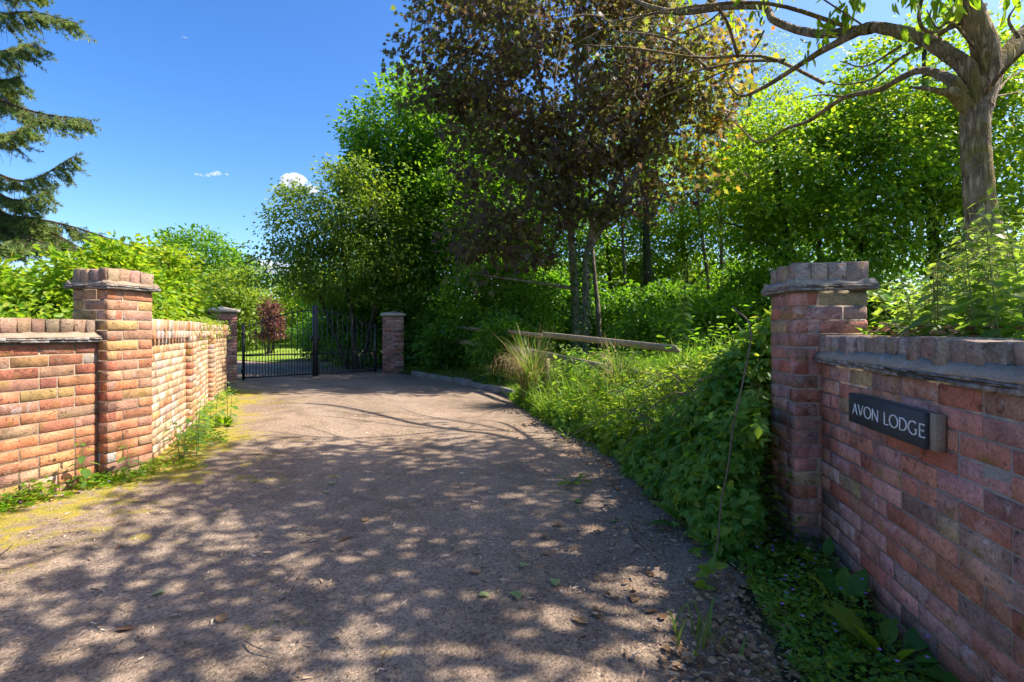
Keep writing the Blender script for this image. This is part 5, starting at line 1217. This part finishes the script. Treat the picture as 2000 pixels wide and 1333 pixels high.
# pendulous sedge clumps
def sedge(label, loc, n, L, seed, dead=.5):
    r = np.random.default_rng(seed); e = empty('sedge_clump', loc); tag(e, label, 'sedge'); mb = MB(); V = []; Q = []; LCs = []; c = 0
    for k in range(n):
        a = r.uniform(0, 6.28); l = L*r.uniform(.55, 1.15); out = r.uniform(.25, .85); w = r.uniform(.004, .008); t = np.linspace(0, 1, 8); h = l*math.sqrt(1-out*out*.7)
        rx = out*l*(t**1.4); z = h*(t*1.25-.75*t**2.4*out*1.25); b0 = r.normal(0, .06, 2)
        x = b0[0]+np.cos(a)*rx; y_ = b0[1]+np.sin(a)*rx; sx, sy = -math.sin(a), math.cos(a)
        for i in range(8):
            ww = w*(1-t[i]**2*.9); V += [[x[i]-sx*ww, y_[i]-sy*ww, max(z[i], .01)], [x[i]+sx*ww, y_[i]+sy*ww, max(z[i], .01)]]
        lc_ = r.uniform(.6, 1) if r.random() < dead else r.uniform(0, .45)
        for i in range(7): Q.append([c+2*i, c+2*i+1, c+2*i+3, c+2*i+2]); LCs.append(lc_)
        c += 16
    obj('blades', mesh_np('blades', np.array(V), np.array(Q), LM['sedge'], LCs), e); return e
def drooping_spikes(e, n, L, seed):
    r = np.random.default_rng(seed); mb = MB()
    for k in range(n):
        a = r.uniform(2.0, 4.4); l = L*r.uniform(.7, 1.1); t = np.linspace(0, 1, 10); rx = l*.62*t**1.2; z = l*(1.15*t-.62*t**2.6)
        p = np.stack([np.cos(a)*rx, np.sin(a)*rx, z], 1); mb.tube(p, np.linspace(.004, .0025, 10), 4, cap=False, lc=.75)
        for q in (5, 6, 7, 8, 9): mb.tube(np.array([p[q], p[q]+[0, 0, -.05], p[q]+[r.normal(0, .01), r.normal(0, .01), -.13]]), [.0025, .005, .002], 4, lc=.85)
    mb.build('flower_spikes', LM['sedge'], e)
e = sedge('arching pendulous sedge clump with drooping flower spikes at the drive edge', (.32, 8.1, float(terr(.32, 8.1))+.05), 480, 1.2, 5, .36); drooping_spikes(e, 12, 1.2, 6)
sedge('greener sedge clump with dead brown base in front of the near rail', (1.35, 6.35, float(terr(1.35, 6.35))+.05), 260, .85, 7, .30)
e = sedge('thin sedge tuft with hanging spikes behind the rail fence', (1.9, 8.6, float(terr(1.9, 8.6))+.1), 60, .7, 9, .4); drooping_spikes(e, 6, 1.0, 10)
sedge('small green grass tuft on the drive near the trailing cane tip', (.735, 1.93, .005), 16, .17, 11, .1)

# ivy creeping over the far coping of the left wall
iv = empty('ivy', (-4.6, 7.4, 1.3)); tag(iv, 'ivy creeping over the coping of the far left wall', 'ivy'); r = np.random.default_rng(90); n = 520
s = w2p.L*(.42+.58*r.random(n)); q = np.array([w2p.at(t)[0] for t in s]); nn = np.array([w2p.at(t)[2] for t in s]); dn = r.random(n)**2.2
hang = np.where(r.random(n) < .28, dn*.30*vnoise(s*4, s*0, 3)*2, 0)
pos = np.c_[q+nn*np.where(hang > 0, .07, r.uniform(-.2, .06, n))[:, None], np.where(hang > 0, 1.33-hang, 1.335+r.random(n)*.07)]
leaf_obj('leaves', pos, np.c_[nn*.5+r.normal(0, .5, (n, 2)), r.uniform(-.8, .2, n)], np.c_[nn, np.full(n, .8)]+r.normal(0, .3, (n, 3)), r.uniform(.025, .05, n), T_BROAD, r.random(n), LM['pale'], iv, np.array([-4.6, 7.4, 1.3]))
mb = MB()
for k in range(5):
    t = np.linspace(w2p.L*.45, w2p.L*.98, 14); p = np.array([w2p.at(a_)[0]+w2p.at(a_)[2]*r.uniform(-.08, .05) for a_ in t]); mb.tube(np.c_[p, np.full(14, 1.335)]-np.array([-4.6, 7.4, 1.3]), .004, 4, cap=False)
mb.build('vines', M['stem_brown'], iv)

# ------------------------------------------------------------------ litter on the drive
rng = np.random.default_rng(91)
n = 30000; y = 1.2+rng.random(n)**1.9*8.0; x = XL(y)+.05+rng.random(n)*(XR(y)-XL(y)); ok = vnoise(x*1.6, y*1.6, 17)+.35*sstep(-.5, 1.0, x)-.1 > rng.random(n)*.95; x, y = x[ok], y[ok]; n = len(x)
z = np.array(terr(np.minimum(x, XR(y)), y))+.016; a = rng.uniform(0, 6.28, n)
T_CHIP = (np.array([[-.14, 0, 0], [.14, 0, 0], [.10, 1, .10], [-.10, 1, .06]]), [np.array([[0, 1, 2, 3]])])
sz_ = np.where(rng.random(n) < .10, rng.uniform(.018, .042, n), rng.uniform(.007, .018, n))
tag(leaf_obj('driveway_litter', np.stack([x, y, z], 1), np.stack([np.cos(a), np.sin(a), rng.normal(0, .15, n)], 1), np.tile([0, 0, 1.0], (n, 1))+rng.normal(0, .2, (n, 3)), sz_, T_CHIP, np.clip(rng.beta(1.6, 1.8, n), 0, 1), LM['litter']), 'fine straw, seeds and leaf chips strewn over the driveway', 'litter', kind='stuff')
def fallen(x, y, size, mat, tm_, seed, label, group):
    r = np.random.default_rng(seed); me_ = leaf_arrays(np.zeros((1, 3)), np.array([[0, 1., 0]]), np.array([[r.normal(0, .25), r.normal(0, .25), 1.]]), np.array([size]), tm_, np.array([r.random()]))
    V = me_[0]; V[:, 2] *= .5; V[:, 2] += .3*(V[:, 0]**2)/size+.08*V[:, 1]**2/size; V[:, 2] -= V[:, 2].min()
    o = obj('fallen_leaf', mesh_np('fallen_leaf', V, me_[1], LM[mat], me_[2]), None, (x, y, dz(x, y)+.003), r.uniform(0, 6.28)); tag(o, label, 'leaf', group)
GLV = [(322, 1163), (1003, 1160), (1023, 1103), (651, 945), (935, 1165), (1130, 985), (1205, 1020), (1083, 1135), (642, 966)]
for k, (u, v) in enumerate(GLV):
    Yg = F_PX*CAM_H/(v-VH); fallen((u-1000)/F_PX*Yg, Yg, .055+.02*(k % 2), 'fallen_green', T_BROAD, 500+k, 'pale green fallen leaf lying flat on the driveway', 'pale green fallen leaves')
r2 = np.random.default_rng(95)
BLV = [(262, 1235), (430, 1222), (530, 1085), (1058, 1048), (1055, 1085), (1278, 1130), (1275, 1080), (1160, 1195), (1150, 1222), (1180, 1205), (1320, 1300), (1260, 1200), (1290, 1215), (1100, 1030), (1205, 960), (1165, 900), (1185, 915), (240, 1085), (90, 1010), (940, 1120), (1440, 1290), (1310, 1230), (1190, 1170), (1240, 1165), (680, 1053), (708, 1022)]
for k, (u, v) in enumerate(BLV):
    Yg = F_PX*CAM_H/(v-VH); fallen((u-1000)/F_PX*Yg, Yg, r2.uniform(.045, .085), 'dead', T_OVATE, 520+k, 'curled brown fallen leaf lying on the driveway', 'brown fallen leaves')
STK = [((1230, 1030), (1290, 1100), .005, 'crooked pale stick lying on the drive below the thicket'), ((1160, 1080), (1210, 1100), .003, 'thin twig lying left of the crooked stick'), ((1325, 1060), (1360, 1052), .003, 'short twig lying at the drive edge near the mossy patch'), ((480, 1262), (545, 1290), .004, 'dark twig lying on the drive near the bottom edge'), ((0, 1122), (28, 1098), .004, 'pale straw stick on the moss at the left edge')]
for k, ((u0, v0), (u1, v1), r_, lab) in enumerate(STK):
    A_ = np.array([(u0-1000)/F_PX, 1])*F_PX*CAM_H/(v0-VH); B_ = np.array([(u1-1000)/F_PX, 1])*F_PX*CAM_H/(v1-VH); m = (A_+B_)/2
    mb = MB(); pts = np.array([[*A_, dz(*A_)+.014], [*(m+r2.normal(0, .02, 2)), dz(*m)+.022], [*B_, dz(*B_)+.014]])-np.array([*m, 0]); mb.tube(spline(pts, 8), np.linspace(r_, r_*.5, 8), 5)
    o = mb.build('stick', M['stick'], None, loc=(*m, 0)); tag(o, lab, 'stick')
plant('weed', 'small weed rosette growing through the asphalt right of centre', NS[0], (.42, 3.83, .01), 0, cat='weed', sc=.25)
dock('weed', 'flat leafy weed growing through the drive near its right edge', (.47, 3.95, .012), 9, .09, 21, mat='bright', up=.4)
dock('weed', 'tiny grass-like weed on the drive left of the verge', (.62, 5.6, .012), 6, .10, 22, mat='bright', up=.9)

n = 2600; y = 1.6+rng.random(n)**1.3*5.0; d = np.abs(rng.normal(0, .32, n)); x = XR(y)-d+.08; a = rng.uniform(0, 6.28, n)
ok = vnoise(x*3, y*3, 19) > .38; x, y, a = x[ok], y[ok], a[ok]; n = len(x)
tag(leaf_obj('edge_leaf_litter', np.stack([x, y, terr(np.minimum(x, XR(y)), y)+.018], 1), np.stack([np.cos(a), np.sin(a), rng.normal(0, .2, n)], 1), np.tile([0, 0, 1.], (n, 1))+rng.normal(0, .3, (n, 3)), rng.uniform(.012, .045, n), T_OVATE, rng.random(n), LM['dead']), 'dry brown leaf litter gathered along the right edge of the drive', 'litter', kind='stuff')
# dead leaves on the broken coping of the right wall
r = np.random.default_rng(97); n = 170; y = r.uniform(1.75, 2.35, n); pos = np.stack([W3X(y)+r.uniform(.02, .35, n), y, 1.19+r.random(n)*.05], 1)
tag(leaf_obj('coping_leaf_litter', pos, r.normal(size=(n, 3))*[1, 1, .3], np.tile([0, 0, 1.], (n, 1))+r.normal(0, .3, (n, 3)), r.uniform(.02, .05, n), T_OVATE, r.random(n), LM['dead']), 'dry leaves gathered on the coping of the right wall', 'litter', kind='stuff')

# ------------------------------------------------------------------ sky things
def cloud(label, c, sx, sz, n, seed):
    r = np.random.default_rng(seed); c = np.array(c); V = []; F = []; off = 0
    import bmesh
    bm = bmesh.new()
    for k in range(n):
        t = r.uniform(-1, 1); rr = sz*r.uniform(.35, .75)*(1-.5*abs(t))
        m_ = Matrix.Translation((t*sx, r.uniform(-.3, .3)*sx, r.uniform(-.1, .55)*sz*(1-abs(t)))) @ Matrix.Diagonal((rr*1.5, rr*1.2, rr, 1))
        bmesh.ops.create_icosphere(bm, subdivisions=2, radius=1, matrix=m_)
    me_ = bpy.data.meshes.new('cloud'); bm.to_mesh(me_); bm.free()
    N = NM('cloud_vapour'); tc = N.n('TexCoord').outputs['Object']; nz = N.noise(2.6/sz, 5, .65, tc)
    pv = N.n('VolumePrincipled'); pv.inputs['Color'].default_value = (1, 1, 1, 1); pv.inputs['Anisotropy'].default_value = .2
    N.l(N.ramp(nz, [(.40, 0.0), (.72, (.30 if n > 10 else .07)*20/sz)]), pv.inputs['Density']); N.l(pv.outputs[0], N.out.inputs['Volume'])
    me_.materials.append(N.m); o = obj('cloud', me_, None, c); tag(o, label, 'cloud', 'small white clouds'); return o
cloud('small puffy white cloud just left of the yellow-green tree', P(577, 372, 900), 34, 24, 14, 1)
cloud('low white cloud above the trees beyond the gate', P(512, 525, 900), 56, 24, 16, 2)
cloud('faint wisp of cloud alone in the blue sky on the left', P(418, 342, 900), 30, 7, 9, 3)
ae = empty('airplane', P(362, 74, 2200)); tag(ae, 'tiny white airplane high in the blue sky', 'airplane')
M['plane'] = m_simple('white_paint', (.8, .8, .8), (.82, .82, .82), 1, 2, .5, .0, .01)
b = MB(); b.tube(np.array([[-11, 0, 2], [-6, 0, 1], [6, 0, -1], [11, 0, -2]]), [.4, 1.3, 1.3, .4], 8); b.build('fuselage', M['plane'], ae, smooth=True)
for s_ in (-1, 1):
    b = MB(); b.add(np.array([[-1, 0, 0], [2.5, 0, -.5], [-2.5, 10, 3.5*s_], [-4, 10, 3.5*s_], [-1, 0, .4], [2.5, 0, -.1], [-2.5, 10, 3.5*s_+.2], [-4, 10, 3.5*s_+.2]])*np.array([1, s_, 1]), BOXF); b.build('wing', M['plane'], ae)
b = MB(); b.add(np.array([[-11, -.2, 2], [-8, -.2, 1.6], [-10, -.2, 5.4], [-11.6, -.2, 5.6], [-11, .2, 2], [-8, .2, 1.6], [-10, .2, 5.4], [-11.6, .2, 5.6]]), BOXF); b.build('tail_fin', M['plane'], ae)
